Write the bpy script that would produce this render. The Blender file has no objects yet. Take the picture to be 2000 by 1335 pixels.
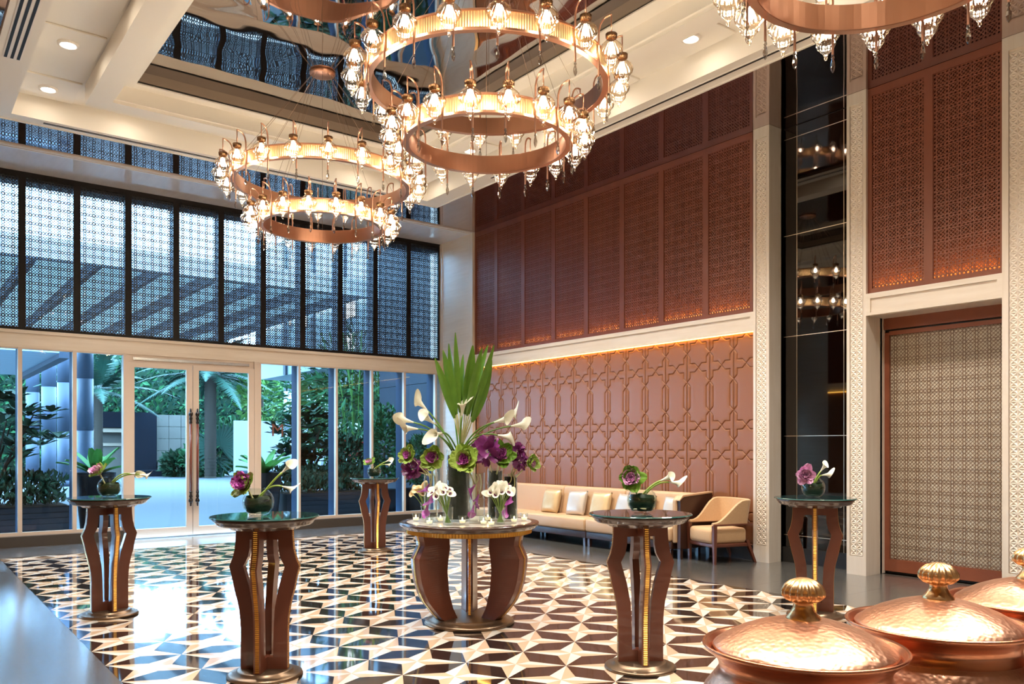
import bpy, bmesh, math, random
from mathutils import Vector, Matrix
PI = math.pi
sc = bpy.context.scene
C = sc.collection

# ------------------------------------------------------------------ camera, world, exposure
TH = 0.6510
FPX, VH, CAMZ = 1600.84, 870.45, 1.55
cam_d = bpy.data.cameras.new('camera'); cam = bpy.data.objects.new('camera', cam_d); C.objects.link(cam)
cam.location = (0, 0, CAMZ); cam.rotation_euler = (PI/2, 0, -TH)
cam_d.sensor_width = 36; cam_d.lens = FPX/2000*36; cam_d.shift_y = (VH-667.5)/2000
cam_d.clip_start = 0.05; cam_d.clip_end = 400
sc.camera = cam
sc.view_settings.view_transform = 'Standard'; sc.view_settings.look = 'None'
sc.view_settings.gamma = 1; sc.view_settings.exposure = 0.95
sc.view_settings.use_curve_mapping = False
w = bpy.data.worlds.new('world'); sc.world = w; w.use_nodes = True
bg = w.node_tree.nodes['Background']
bg.inputs['Color'].default_value = (0.40, 0.68, 1.0, 1)
bg.inputs['Strength'].default_value = 17.0
cy = sc.cycles
cy.max_bounces = 10; cy.diffuse_bounces = 4; cy.glossy_bounces = 5; cy.transmission_bounces = 6
cy.transparent_max_bounces = 24
cy.caustics_reflective = False; cy.caustics_refractive = False
cy.sample_clamp_indirect = 6.0
BULB = 62.0

# ------------------------------------------------------------------ materials
MATS = {}
def mat(name, col, rough=0.5, metal=0.0, spec=0.5, coat=0.0, noise=None, bump=None, emit=None, sheen=0.0):
    """noise=(scale, colour2, amount, stretch xyz) ; bump=(kind, scale, strength, distance)"""
    if name in MATS: return MATS[name]
    m = bpy.data.materials.new(name); m.use_nodes = True
    nt = m.node_tree; b = nt.nodes['Principled BSDF']
    b.inputs['Base Color'].default_value = (*col, 1)
    b.inputs['Roughness'].default_value = rough
    b.inputs['Metallic'].default_value = metal
    b.inputs['Specular IOR Level'].default_value = spec
    b.inputs['Coat Weight'].default_value = coat
    if coat >= .7: b.inputs['Coat Roughness'].default_value = .22
    if sheen: b.inputs['Sheen Weight'].default_value = sheen
    if emit:
        b.inputs['Emission Color'].default_value = (*emit[0], 1); b.inputs['Emission Strength'].default_value = emit[1]
    if noise or bump:
        tc = nt.nodes.new('ShaderNodeTexCoord')
        geo = nt.nodes.new('ShaderNodeNewGeometry')
    if noise:
        mp = nt.nodes.new('ShaderNodeMapping'); mp.inputs['Scale'].default_value = noise[3] if len(noise) > 3 else (1, 1, 1)
        nt.links.new(geo.outputs['Position'], mp.inputs['Vector'])
        n = nt.nodes.new('ShaderNodeTexNoise'); n.inputs['Scale'].default_value = noise[0]; n.inputs['Detail'].default_value = 6
        n.inputs['Roughness'].default_value = 0.62
        nt.links.new(mp.outputs[0], n.inputs['Vector'])
        r = nt.nodes.new('ShaderNodeValToRGB')
        r.color_ramp.elements[0].position = 0.5-0.5*noise[2]; r.color_ramp.elements[0].color = (*col, 1)
        r.color_ramp.elements[1].position = 0.5+0.5*noise[2]; r.color_ramp.elements[1].color = (*noise[1], 1)
        nt.links.new(n.outputs['Fac'], r.inputs[0]); nt.links.new(r.outputs[0], b.inputs['Base Color'])
    if bump:
        kind, s, st, dist = bump[:4]
        if kind == 'voronoi':
            t = nt.nodes.new('ShaderNodeTexVoronoi'); t.feature = 'SMOOTH_F1'; t.inputs['Scale'].default_value = s; out = t.outputs['Distance']
        else:
            t = nt.nodes.new('ShaderNodeTexNoise'); t.inputs['Scale'].default_value = s; t.inputs['Detail'].default_value = 3; out = t.outputs['Fac']
        mp2 = nt.nodes.new('ShaderNodeMapping'); mp2.inputs['Scale'].default_value = bump[4] if len(bump) > 4 else (1, 1, 1)
        nt.links.new(tc.outputs['Object'], mp2.inputs['Vector']); nt.links.new(mp2.outputs[0], t.inputs['Vector'])
        bp = nt.nodes.new('ShaderNodeBump'); bp.inputs['Strength'].default_value = st; bp.inputs['Distance'].default_value = dist
        nt.links.new(out, bp.inputs['Height']); nt.links.new(bp.outputs[0], b.inputs['Normal'])
    MATS[name] = m
    return m

def mirror_mat(name, col, rough, scale, strength, dist):
    m = bpy.data.materials.new(name); m.use_nodes = True; nt = m.node_tree
    b = nt.nodes['Principled BSDF']; b.inputs['Base Color'].default_value = (*col, 1); b.inputs['Metallic'].default_value = 1; b.inputs['Roughness'].default_value = rough
    if strength:
        g = nt.nodes.new('ShaderNodeNewGeometry'); n = nt.nodes.new('ShaderNodeTexNoise'); n.inputs['Scale'].default_value = scale; n.inputs['Detail'].default_value = 1.5
        nt.links.new(g.outputs['Position'], n.inputs['Vector'])
        bp = nt.nodes.new('ShaderNodeBump'); bp.inputs['Strength'].default_value = strength; bp.inputs['Distance'].default_value = dist
        nt.links.new(n.outputs['Fac'], bp.inputs['Height']); nt.links.new(bp.outputs[0], b.inputs['Normal'])
    MATS[name] = m; return m

def glass_mat(name, tint=(1, 1, 1), refl=0.06, edge=0.5, rough=0.02, power=3.0):
    """thin clear sheet: mostly lets light through, reflects more towards grazing angles"""
    m = bpy.data.materials.new(name); m.use_nodes = True; nt = m.node_tree
    for n in list(nt.nodes):
        if n.type != 'OUTPUT_MATERIAL': nt.nodes.remove(n)
    o = [n for n in nt.nodes][0]
    tr = nt.nodes.new('ShaderNodeBsdfTransparent'); tr.inputs[0].default_value = (*tint, 1)
    gl = nt.nodes.new('ShaderNodeBsdfGlossy'); gl.inputs['Roughness'].default_value = rough
    lw = nt.nodes.new('ShaderNodeLayerWeight'); lw.inputs[0].default_value = 0.35
    mr = nt.nodes.new('ShaderNodeMapRange'); mr.inputs['To Min'].default_value = refl; mr.inputs['To Max'].default_value = edge
    pw = nt.nodes.new('ShaderNodeMath'); pw.operation = 'POWER'; pw.inputs[1].default_value = power
    nt.links.new(lw.outputs['Facing'], pw.inputs[0]); nt.links.new(pw.outputs[0], mr.inputs['Value'])
    mx = nt.nodes.new('ShaderNodeMixShader'); nt.links.new(mr.outputs[0], mx.inputs[0])
    nt.links.new(tr.outputs[0], mx.inputs[1]); nt.links.new(gl.outputs[0], mx.inputs[2]); nt.links.new(mx.outputs[0], o.inputs[0])
    MATS[name] = m; return m

def emit_mat(name, col, s):
    return mat(name, (0.02, 0.02, 0.02), 0.5, emit=(col, s))

marble = mat('marble', (0.80, 0.71, 0.60), 0.28, noise=(2.2, (0.69, 0.58, 0.46), 0.5, (0.6, 0.6, 9.0)))
marble_v = mat('marble_vertical', (0.80, 0.71, 0.60), 0.35, noise=(2.4, (0.70, 0.59, 0.47), 0.5, (6, 6, 0.5)))
plaster = mat('plaster', (0.82, 0.77, 0.69), 0.6)
taupe = mat('taupe_trim', (0.33, 0.25, 0.19), 0.45)
black = mat('black_gap', (0.008, 0.007, 0.006), 0.5)
film = mirror_mat('ceiling_film', (0.56, 0.52, 0.50), 0.02, 0.75, 0.28, 0.10)
film_edge = mirror_mat('ceiling_film_edge', (0.62, 0.50, 0.48), 0.04, 0.9, 0.12, 0.05)
wood = mat('red_wood', (0.235, 0.068, 0.032), 0.38, noise=(3.0, (0.17, 0.045, 0.02), 0.6, (1, 1, 0.15)))
wood_back = mat('wood_backing', (0.085, 0.026, 0.010), 0.6)
darkframe = mat('dark_bronze', (0.009, 0.006, 0.005), 0.5, spec=.25)
leather = mat('leather', (0.285, 0.113, 0.050), 0.33, spec=.36, bump=('noise', 260, 0.08, 0.002))
leather_dark = mat('leather_dark', (0.05, 0.018, 0.010), 0.4)
tan_fab = mat('tan_upholstery', (0.58, 0.375, 0.215), 0.42, bump=('noise', 320, 0.10, 0.002))
chair_fab = mat('chair_fabric', (0.64, 0.40, 0.21), 0.8, noise=(60, (0.55, 0.33, 0.16), 0.6), sheen=0.2)
mahog = mat('mahogany', (0.15, 0.043, 0.021), 0.28, noise=(5, (0.10, 0.028, 0.014), 0.6, (1, 1, 0.12)), coat=0.3)
darkwood = mat('dark_wood', (0.05, 0.022, 0.014), 0.22, coat=0.4)
bronze = mat('bronze_base', (0.20, 0.135, 0.085), 0.32, 0.85)
gold = mat('gold_bead', (0.80, 0.46, 0.10), 0.3, 1.0)
steel = mat('steel', (0.70, 0.72, 0.76), 0.2, 1.0)
stone = mat('grey_stone', (0.10, 0.095, 0.085), 0.2, noise=(3.0, (0.068, 0.065, 0.06), 0.6), spec=1.0, coat=.8)
grout = mat('grout', (0.10, 0.08, 0.06), 0.6)
t_dark = mat('tile_dark', (0.030, 0.021, 0.018), 0.06, noise=(5, (0.014, 0.010, 0.009), 0.5), spec=1.0, coat=.6)
t_cream = mat('tile_cream', (0.86, 0.80, 0.70), 0.07, noise=(4, (0.80, 0.73, 0.62), 0.8), spec=1.0, coat=.6)
t_tan = mat('tile_tan', (0.72, 0.51, 0.34), 0.07, noise=(4, (0.64, 0.44, 0.28), 0.8), spec=1.0, coat=.6)
blackglass = mirror_mat('black_mirror', (0.075, 0.07, 0.066), 0.02, 1, 0, 0)
strip_metal = mat('joint_strip', (0.75, 0.62, 0.48), 0.3, 1.0)
win_glass = glass_mat('window_glass', (0.88, 0.96, 1.0), 0.015, 0.16)
vase_glass = glass_mat('vase_glass', (0.95, 0.98, 0.97), 0.02, 0.8)
lamp_glass = glass_mat('lamp_glass', (1.0, 0.94, 0.83), 0.06, 0.62, 0.05, 1.0)
crystal = glass_mat('crystal', (0.75, 0.72, 0.68), 0.25, 0.8, 0.02, 1.0)
top_glass = mat('table_glass', (0.012, 0.03, 0.03), 0.03, spec=1.0)
glass_edge = mat('glass_edge', (0.025, 0.10, 0.09), 0.1, spec=0.8)
copper = mat('copper_hammered', (0.64, 0.34, 0.215), 0.34, 1.0, bump=('voronoi', 72, 0.30, 0.006, (1, 1, 1.2)))
copper_s = mat('copper_smooth', (0.64, 0.27, 0.15), 0.27, 1.0)
brass = mat('brass_knob', (0.72, 0.46, 0.22), 0.3, 1.0)
ring_cu = mat('ring_copper', (0.66, 0.36, 0.24), 0.28, 1.0)
ring_gold = mat('ring_gold', (0.62, 0.44, 0.24), 0.42, 1.0)
cap_m = mat('lamp_cap', (0.30, 0.17, 0.09), 0.3, 1.0)
bulb_m = emit_mat('bulb', (1.0, 0.87, 0.71), BULB)
wire_m = mat('wire', (0.35, 0.25, 0.18), 0.4, 1.0)
leaf_b = mat('leaf_bright', (0.15, 0.30, 0.035), 0.33, noise=(9, (0.075, 0.18, 0.02), 0.7))
leaf_y = mat('leaf_yellow', (0.42, 0.52, 0.10), 0.45, noise=(14, (0.20, 0.36, 0.04), 0.8))
leaf_l = mat('leaf_lime', (0.24, 0.42, 0.045), 0.45, noise=(14, (0.12, 0.27, 0.03), 0.8))
leaf_d = mat('leaf_dark', (0.012, 0.035, 0.012), 0.35)
stem_m = mat('stem_green', (0.22, 0.36, 0.06), 0.4)
stem_p = mat('stem_pale', (0.55, 0.52, 0.26), 0.4)
white_fl = mat('white_flower', (0.86, 0.84, 0.68), 0.45)
cream_fl = mat('cream_flower', (0.84, 0.66, 0.36), 0.45)
pink_fl = mat('kale_pink', (0.62, 0.17, 0.50), 0.5, noise=(30, (0.42, 0.09, 0.34), 0.6))
pale_fl = mat('kale_pale', (0.80, 0.52, 0.66), 0.5, noise=(30, (0.62, 0.22, 0.50), 0.7))
purple_fl = mat('purple_flower', (0.16, 0.025, 0.13), 0.4, noise=(25, (0.28, 0.05, 0.22), 0.6))
violet_fl = mat('violet_calla', (0.42, 0.07, 0.38), 0.4)
plum = mat('plum_throat', (0.16, 0.01, 0.10), 0.4)
wax = mat('wax', (0.85, 0.78, 0.68), 0.5, emit=((1.0, 0.62, 0.30), 0.5))
flame_m = emit_mat('flame', (1.0, 0.66, 0.30), 22)
frame_al = mat('window_frame', (0.62, 0.50, 0.40), 0.4)
fin_blue = mat('outer_fin', (0.016, 0.026, 0.045), 0.6, spec=0.08)
plinth_m = mat('plinth_stone', (0.06, 0.048, 0.038), 0.3)
handle_wood = mat('handle_wood', (0.17, 0.04, 0.02), 0.3)
handle_iron = mat('handle_iron', (0.05, 0.045, 0.045), 0.3, 0.9)
led_y = emit_mat('led_yellow', (1.0, 0.56, 0.10), 9)
led_o = emit_mat('led_orange', (1.0, 0.45, 0.09), 60)
lamp_disc = emit_mat('downlight_disc', (1.0, 0.86, 0.68), 30)
white_m = mat('white_trim', (0.85, 0.80, 0.74), 0.4)

# ------------------------------------------------------------------ mesh helpers
class MB:
    def __init__(s): s.v = []; s.f = []; s.m = []; s.mi = 0
    def add(s, vs, fs):
        o = len(s.v); s.v += [tuple(p) for p in vs]; s.f += [tuple(i+o for i in f) for f in fs]; s.m += [s.mi]*len(fs)
        return s
    def box(s, x0, x1, y0, y1, z0, z1):
        return s.add([(x0,y0,z0),(x1,y0,z0),(x1,y1,z0),(x0,y1,z0),(x0,y0,z1),(x1,y0,z1),(x1,y1,z1),(x0,y1,z1)],
                     [(3,2,1,0),(4,5,6,7),(0,1,5,4),(1,2,6,5),(2,3,7,6),(3,0,4,7)])
    def quad(s, *p): return s.add(p, [tuple(range(len(p)))])
    def lathe(s, prof, n=32, c=(0,0,0), closed=False, rib=None):
        vs = []; k = len(prof)
        for i in range(n):
            a = 2*PI*i/n; ca, sa = math.cos(a), math.sin(a)
            for j, (r, z) in enumerate(prof):
                q = r*(1+rib[1]*math.cos(rib[0]*a)*(rib[2][j] if len(rib) > 2 else 1)) if rib else r
                vs.append((c[0]+q*ca, c[1]+q*sa, c[2]+z))
        fs = []
        for i in range(n):
            i2 = (i+1) % n
            for j in range(k if closed else k-1):
                j2 = (j+1) % k
                fs.append((i*k+j, i2*k+j, i2*k+j2, i*k+j2))
        return s.add(vs, fs)
    def disc(s, r, z, n=32, c=(0,0), up=True):
        vs = [(c[0]+r*math.cos(2*PI*i/n), c[1]+r*math.sin(2*PI*i/n), z) for i in range(n)]
        return s.add(vs, [tuple(range(n)) if up else tuple(reversed(range(n)))])
    def tube(s, pts, r, n=8, cap=True):
        pts = [Vector(p) for p in pts]; k = len(pts)
        rs = r if isinstance(r, (list, tuple)) else [r]*k
        d0 = (pts[1]-pts[0]).normalized(); up = Vector((0,0,1)) if abs(d0.z) < .9 else Vector((1,0,0))
        side = d0.cross(up).normalized(); vs = []
        for i in range(k):
            d = (pts[min(i+1,k-1)]-pts[max(i-1,0)]).normalized()
            side = (side-d*side.dot(d)); side = side.normalized() if side.length > 1e-6 else d.orthogonal().normalized()
            b = d.cross(side)
            for j in range(n):
                a = 2*PI*j/n; vs.append(pts[i]+(side*math.cos(a)+b*math.sin(a))*rs[i])
        fs = [(i*n+j, i*n+(j+1)%n, (i+1)*n+(j+1)%n, (i+1)*n+j) for i in range(k-1) for j in range(n)]
        if cap: fs += [tuple(reversed(range(n))), tuple(range((k-1)*n, k*n))]
        return s.add(vs, fs)
    def prism(s, poly, d0, d1, fn):
        """poly: 2-D points, fn(u, v, d) -> 3-D"""
        n = len(poly)
        vs = [fn(u, v, d0) for u, v in poly]+[fn(u, v, d1) for u, v in poly]
        fs = [(i, (i+1)%n, n+(i+1)%n, n+i) for i in range(n)]+[tuple(reversed(range(n))), tuple(range(n, 2*n))]
        return s.add(vs, fs)
    def ringrect(s, o, i, z0, z1):
        """rectangular ring: o, i = (x0,x1,y0,y1)"""
        s.box(o[0], i[0], o[2], o[3], z0, z1); s.box(i[1], o[1], o[2], o[3], z0, z1)
        s.box(i[0], i[1], o[2], i[2], z0, z1); s.box(i[0], i[1], i[3], o[3], z0, z1)
        return s
    def grid(s, nu, nv, fn):
        vs = [fn(i/nu, j/nv) for i in range(nu+1) for j in range(nv+1)]
        return s.add(vs, [(i*(nv+1)+j, (i+1)*(nv+1)+j, (i+1)*(nv+1)+j+1, i*(nv+1)+j+1) for i in range(nu) for j in range(nv)])
    def mesh(s, name, mats, smooth=False, fix=True, bev=0, seg=2):
        me = bpy.data.meshes.new(name); me.from_pydata(s.v, [], s.f)
        mats = mats if isinstance(mats, (list, tuple)) else [mats]
        for m in mats: me.materials.append(m)
        if len(mats) > 1: me.polygons.foreach_set('material_index', s.m)
        if fix or bev:
            b = bmesh.new(); b.from_mesh(me)
            if bev:
                bmesh.ops.remove_doubles(b, verts=b.verts, dist=1e-5)
                bmesh.ops.bevel(b, geom=list(b.edges), offset=bev, segments=seg, profile=.5, affect='EDGES')
            if fix: bmesh.ops.recalc_face_normals(b, faces=b.faces)
            b.to_mesh(me); b.free()
        if smooth: me.polygons.foreach_set('use_smooth', [True]*len(me.polygons))
        me.update(); return me
    def build(s, name, mats, parent=None, smooth=False, **k):
        return link(name, s.mesh(name, mats, smooth, **k), parent)

def link(name, me, parent=None, loc=None, rot=None):
    o = bpy.data.objects.new(name, me); C.objects.link(o)
    if parent: o.parent = parent
    if loc is not None: o.location = loc
    if rot is not None: o.rotation_euler = rot
    return o
def smooth_angle(o, deg=40):
    me = o.data
    me.polygons.foreach_set('use_smooth', [True]*len(me.polygons))
    try: me.set_sharp_from_angle(angle=math.radians(deg))
    except Exception: pass
    return o
def tag(o, label=None, cat=None, group=None, kind=None):
    if label: o['label'] = label
    if cat: o['category'] = cat
    if group: o['group'] = group
    if kind: o['kind'] = kind
    return o
def thing(name, label, cat, loc=(0,0,0), rz=0, group=None, kind=None):
    o = bpy.data.objects.new(name, None); C.objects.link(o); o.location = loc; o.rotation_euler = (0,0,rz)
    o.empty_display_size = .1
    return tag(o, label, cat, group, kind)
ORD = ['first','second','third','fourth','fifth','sixth','seventh','eighth','ninth','tenth','eleventh','twelfth','thirteenth','fourteenth','fifteenth','sixteenth']
def visible(x, y, z, m=40):
    d = x*math.sin(TH)+y*math.cos(TH)
    if d < .3: return None
    u = 1000+FPX*(x*math.cos(TH)-y*math.sin(TH))/d; v = VH-FPX*(z-CAMZ)/d
    return d if -m < u < 2000+m and -m < v < 1335+m else None

# ------------------------------------------------------------------ dimensions of the room
XR, XWOOD = 9.276, 9.33         # pilaster face, wooden panels
H = 5.807                       # ceiling film around the tray
W = 14.675                      # window plane
XL, YB = -2.6, -4.6             # walls beside and behind the photographer
YC = 6.05                       # middle of the tray, the mosaic and the chandeliers

# ================================================================== FLOOR
CX, CY0, NX, NY = 0.5179, 0.493, 12, 29
MX0, MX1 = 1.222, 1.222+NX*CX
MY1 = 4.372+18*CY0; MY0 = MY1-NY*CY0
fl = tag(MB().box(XL, 9.9, YB, W-.1, -.06, -.012).build('floor', grout), 'polished stone floor with star mosaic', 'floor', kind='structure')
def slabs(x0, x1, y0, y1, sx, sy):
    nx = max(1, round((x1-x0)/sx)); ny = max(1, round((y1-y0)/sy)); dx = (x1-x0)/nx; dy = (y1-y0)/ny
    me = MB().box(.001, dx-.001, .001, dy-.001, -.012, 0).mesh('stone_slab', stone)
    for i in range(nx):
        for j in range(ny): link('stone_slab', me, fl, (x0+i*dx, y0+j*dy, 0))
slabs(XL, MX0, YB, W-.16, 1.27, 0.95)
slabs(MX1, 9.62, MY0, MY1, 1.09, 0.98)
slabs(MX0, MX1, MY1, W-.16, 1.24, 0.66)
slabs(MX1, 9.62, MY1, W-.16, 1.09, 0.66)
slabs(MX0, 9.62, YB, MY0, 1.2, 0.9)
tiles = {'dark_tile': [], 'cream_tile': [], 'tan_tile': []}
for i in range(NX):
    for j in range(NY):
        cx, cy_ = MX0+(i+.5)*CX, MY0+(j+.5)*CY0
        ax, ay = CX/2, CY0/2
        tips = [(-ax, ay), (ax, ay), (ax, -ay), (-ax, -ay)]       # clockwise from above
        inn = [(0, ay*.49), (ax*.49, 0), (0, -ay*.49), (-ax*.49, 0)]
        for k in range(4):
            tx, ty = tips[k]
            a = inn[k-1]; b = inn[k]
            tiles['cream_tile'].append([(cx, cy_), (cx+a[0], cy_+a[1]), (cx+tx, cy_+ty)])
            tiles['tan_tile'].append([(cx, cy_), (cx+tx, cy_+ty), (cx+b[0], cy_+b[1])])
for i in range(NX+1):            # dark lozenges on the cell edges running along Y
    for j in range(NY):
        x, y0, y1 = MX0+i*CX, MY0+j*CY0, MY0+(j+1)*CY0
        p = [(x, y0)]
        if i < NX: p.append((x+CX*.255, (y0+y1)/2))
        p.append((x, y1))
        if i > 0: p.append((x-CX*.255, (y0+y1)/2))
        tiles['dark_tile'].append(p)
for j in range(NY+1):
    for i in range(NX):
        y, x0, x1 = MY0+j*CY0, MX0+i*CX, MX0+(i+1)*CX
        p = [(x0, y)]
        if j > 0: p.append(((x0+x1)/2, y-CY0*.255))
        p.append((x1, y))
        if j < NY: p.append(((x0+x1)/2, y+CY0*.255))
        tiles['dark_tile'].append(p)
for name, m in (('dark_tile', t_dark), ('cream_tile', t_cream), ('tan_tile', t_tan)):
    L = []
    for p in tiles[name]:
        cx = sum(q[0] for q in p)/len(p); cy_ = sum(q[1] for q in p)/len(p)
        L.append((visible(cx, cy_, 0, 10) or 99+math.hypot(cx, cy_), cx, cy_, p))
    L.sort(key=lambda t: t[0])
    cache = {}; rest = MB()
    for n, (d, cx, cy_, p) in enumerate(L):
        q = [(x-cx, y-cy_) for x, y in p]
        g = 0.0012
        q = [(x-g*x/math.hypot(x, y), y-g*y/math.hypot(x, y)) for x, y in q]
        if n < 300:
            key = tuple((round(x, 3), round(y, 3)) for x, y in q)
            if key not in cache: cache[key] = MB().prism(q, -.012, 0, lambda u, v, dd: (u, v, dd)).mesh(name, m)
            link(name, cache[key], fl, (cx, cy_, 0))
        else:
            rest.add([(x+cx, y+cy_, 0) for x, y in q], [tuple(range(len(q)))])
    tag(rest.build('mosaic_remainder', m, fl), kind='stuff')
    for p in fl.children: pass

# ================================================================== LATTICE (star grille, repeat .133 m)
def lattice_mesh(name, wd, ht, m, P=0.133, t=0.011, dep=0.012, off=(0, 0)):
    """grille of crossing bars in the plane u (0..wd), v (0..ht); thin along d"""
    mb = MB()
    def bar(p, q, tt, o=0.0):
        px, py = p; qx, qy = q; L = math.hypot(qx-px, qy-py)
        if L < .004: return
        nx, ny = -(qy-py)/L*tt/2, (qx-px)/L*tt/2
        c = [(px+nx, py+ny), (qx+nx, qy+ny), (qx-nx, qy-ny), (px-nx, py-ny)]
        mb.add([(u, -dep/2+o, v) for u, v in c]+[(u, dep/2+o, v) for u, v in c], [(0,1,2,3),(7,6,5,4),(0,4,5,1),(2,6,7,3)])
    def clip(p, d, o=0.0):
        t0, t1 = -1e9, 1e9
        for a, da, lo, hi in ((p[0], d[0], 0, wd), (p[1], d[1], 0, ht)):
            if abs(da) < 1e-9:
                if not lo <= a <= hi: return
                continue
            x, y = sorted(((lo-a)/da, (hi-a)/da)); t0 = max(t0, x); t1 = min(t1, y)
        if t1 > t0: bar((p[0]+d[0]*t0, p[1]+d[1]*t0), (p[0]+d[0]*t1, p[1]+d[1]*t1), t, o)
    s = P/3; n = int((wd+ht)/s)+2; r2 = math.sqrt(.5)
    ox = (wd % P)/2; oz = (ht % P)/2
    for k in range(-n, n+1):
        clip((ox+(k+.5)*s, oz), (r2, r2)); clip((ox+(k+.5)*s, oz), (-r2, r2), .0012)
    for k in range(-1, int(wd/P)+2):
        for e in (-.115, .115): clip((ox+(k+e)*P, 0), (0, 1), .0024)
    for k in range(-1, int(ht/P)+2):
        for e in (-.115, .115): clip((0, oz+(k+e)*P), (1, 0), .0036)
    return mb.mesh(name, m, fix=True)

# ================================================================== WINDOW WALL (y = W)
wb = tag(MB().box(XL, 3.09, W-.16, W+.10, 0, .165).box(5.41, XR+.7, W-.16, W+.10, 0, .165).build('wall_back', plinth_m), 'dark stone plinth under the window wall', 'wall', kind='structure')
# marble band between the glazing and the screens
b_ = MB().box(XL, XR, W+.0, W+.3, 3.073, 3.344).box(XL, XR, W-.03, W, 3.295, 3.344).box(XL, XR, W-.015, W, 3.073, 3.10)
tag(b_.build('trim_1', marble), 'long pale marble band across the window wall', 'trim', kind='structure')
# corner pier, soffit with its slot
tag(MB().box(XR+.0, XR+.9, 13.6, W+.4, 0, H+.05).build('wall_pier', marble), 'pale marble pier in the corner beside the windows', 'wall', kind='structure')
pier = bpy.data.objects['wall_pier']
MB().box(XR-.012, XR+.06, 13.46, 13.60, 0, H-.002).build('edge_trim', marble_v, pier)
MB().box(XR-.014, XR+.0, W-.10, W-.0, 0, H-.03).build('edge_trim', marble_v, pier)
sof = tag(MB().box(XL, XR+.05, 13.56, W+.4, H-.012, H+.3).build('ceiling_soffit', mat('soffit_marble', (0.74, 0.68, 0.64), 0.08, noise=(2.2, (0.64, 0.57, 0.53), 0.5, (5, 1, 1)), spec=1.0)), 'polished marble soffit above the dark screens', 'soffit', kind='structure')
v_ = tag(thing('slot_diffuser', 'long linear slot diffuser edging the polished marble soffit', 'vent'), None, None)
MB().box(XL, XR, 13.46, 13.485, H-.022, H+.02).box(XL, XR, 13.55, 13.575, H-.022, H+.02).box(XL, XR, 13.512, 13.522, H-.016, H+.02).build('frame', white_m, v_)
MB().box(XL, XR, 13.485, 13.55, H-.004, H+.03).build('slot', black, v_)

# lower glazing
PITCH = 0.7625
mull = [1.595-PITCH*k for k in range(5, 0, -1)]+[1.595, 2.349, 3.093]
mull_r = [5.356, 6.128, 6.882, 7.645, 8.385, 9.133]
def glazing(n, x0, x1, wl, wr):
    o = tag(thing('window_%d' % n, 'tall fixed pane of the window wall', 'window', kind='structure'), None, None)
    fr = MB().box(x0, x0+wl, W-.03, W+.05, .165, 3.073).box(x0+wl, x1, W-.03, W+.05, .165, .215).box(x0+wl, x1, W-.01, W+.03, 3.05, 3.073)
    if wr: fr.box(x1-wr, x1, W-.03, W+.05, .215, 3.05)
    fr.build('frame', frame_al, o)
    # deep outer mullion seen through the pane
    MB().box(x0+.005, x0+wl-.005, W+.05, W+.32, .165, 3.073).build('outer_fin', fin_blue, o)
    MB().box(x0+wl, x1-wr, W+.02, W+.028, .215, 3.05).build('pane', win_glass, o)
    return o
n = 1
for i in range(len(mull)-1):
    glazing(n, mull[i], mull[i+1], .058, 0); n += 1
last = None
for i in range(len(mull_r)):
    x1 = mull_r[i+1] if i < 5 else XR
    g_ = glazing(n, mull_r[i], x1, .057 if i == 0 else .042, 0 if i < 5 else .0); n += 1
    if i == 0: first_r = g_
# letter on the pane beside the door
fc = bpy.data.curves.new('letter', 'FONT'); fc.body = 'M'; fc.size = .33; fc.extrude = .002; fc.align_x = 'CENTER'
lt = bpy.data.objects.new('letter', fc); C.objects.link(lt); lt.location = (5.74, W+.014, 1.73); lt.rotation_euler = (PI/2, 0, 0); lt.parent = first_r
fc.materials.append(mat('letter_brown', (0.16, 0.06, 0.04), 0.5)); tag(lt, 'brown capital M on the pane')

# entrance door
def door_leaf(n, x0, x1, hx):
    o = tag(thing('door_%d' % n, 'glass door leaf with pale frame and long pull handle', 'door', kind='structure'), None, None)
    MB().box(x0, x0+.10, W-.04, W+.02, .02, 2.945).box(x1-.10, x1, W-.04, W+.02, .02, 2.945).box(x0+.10, x1-.10, W-.04, W+.02, .02, .16).box(x0+.10, x1-.10, W-.04, W+.02, 2.86, 2.945).build('frame', frame_al, o)
    MB().box(x0+.10, x1-.10, W-.015, W-.005, .16, 2.86).build('pane', win_glass, o)
    hd = MB().tube([(hx, W-.11, .78), (hx, W-.11, 1.93)], .02, 10).build('handle', handle_wood, o, True)
    for z, d in ((.78, -1), (1.93, 1)):
        prof = [(0, 0), (.022, 0), (.026, .03), (.018, .05), (.024, .08), (.03, .10), (.016, .12), (.03, .15), (.038, .17), (.03, .195), (.014, .205), (.02, .22), (.012, .235), (.018, .25), (0, .27)]
        m_ = MB().lathe([(r, z+d*q) for r, q in prof], 14, (hx, W-.11, 0)); m_.tube([(hx, W-.11, z+d*.15), (hx, W-.03, z+d*.15)], .014, 8)
        m_.build('handle_end', handle_iron, hd, True)
door_leaf(1, 3.164, 4.198, 4.148); door_leaf(2, 4.206, 5.281, 4.262)
MB().box(3.093, 3.162, W-.05, W+.1, 0, 3.073).box(5.283, 5.358, W-.05, W+.1, 0, 3.073).box(3.162, 5.283, W+.0, W+.06, 2.95, 3.073).build('door_jamb', frame_al, wb)
MB().box(3.16, 5.30, W-.02, W+.3, -.012, .012).build('threshold', steel, wb)
MB().box(3.25, 5.2, W-.012, W-.0, 2.985, 3.03).build('closer_track', mat('pale_alu', (.75, .8, .85), .25, .8), wb)

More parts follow.
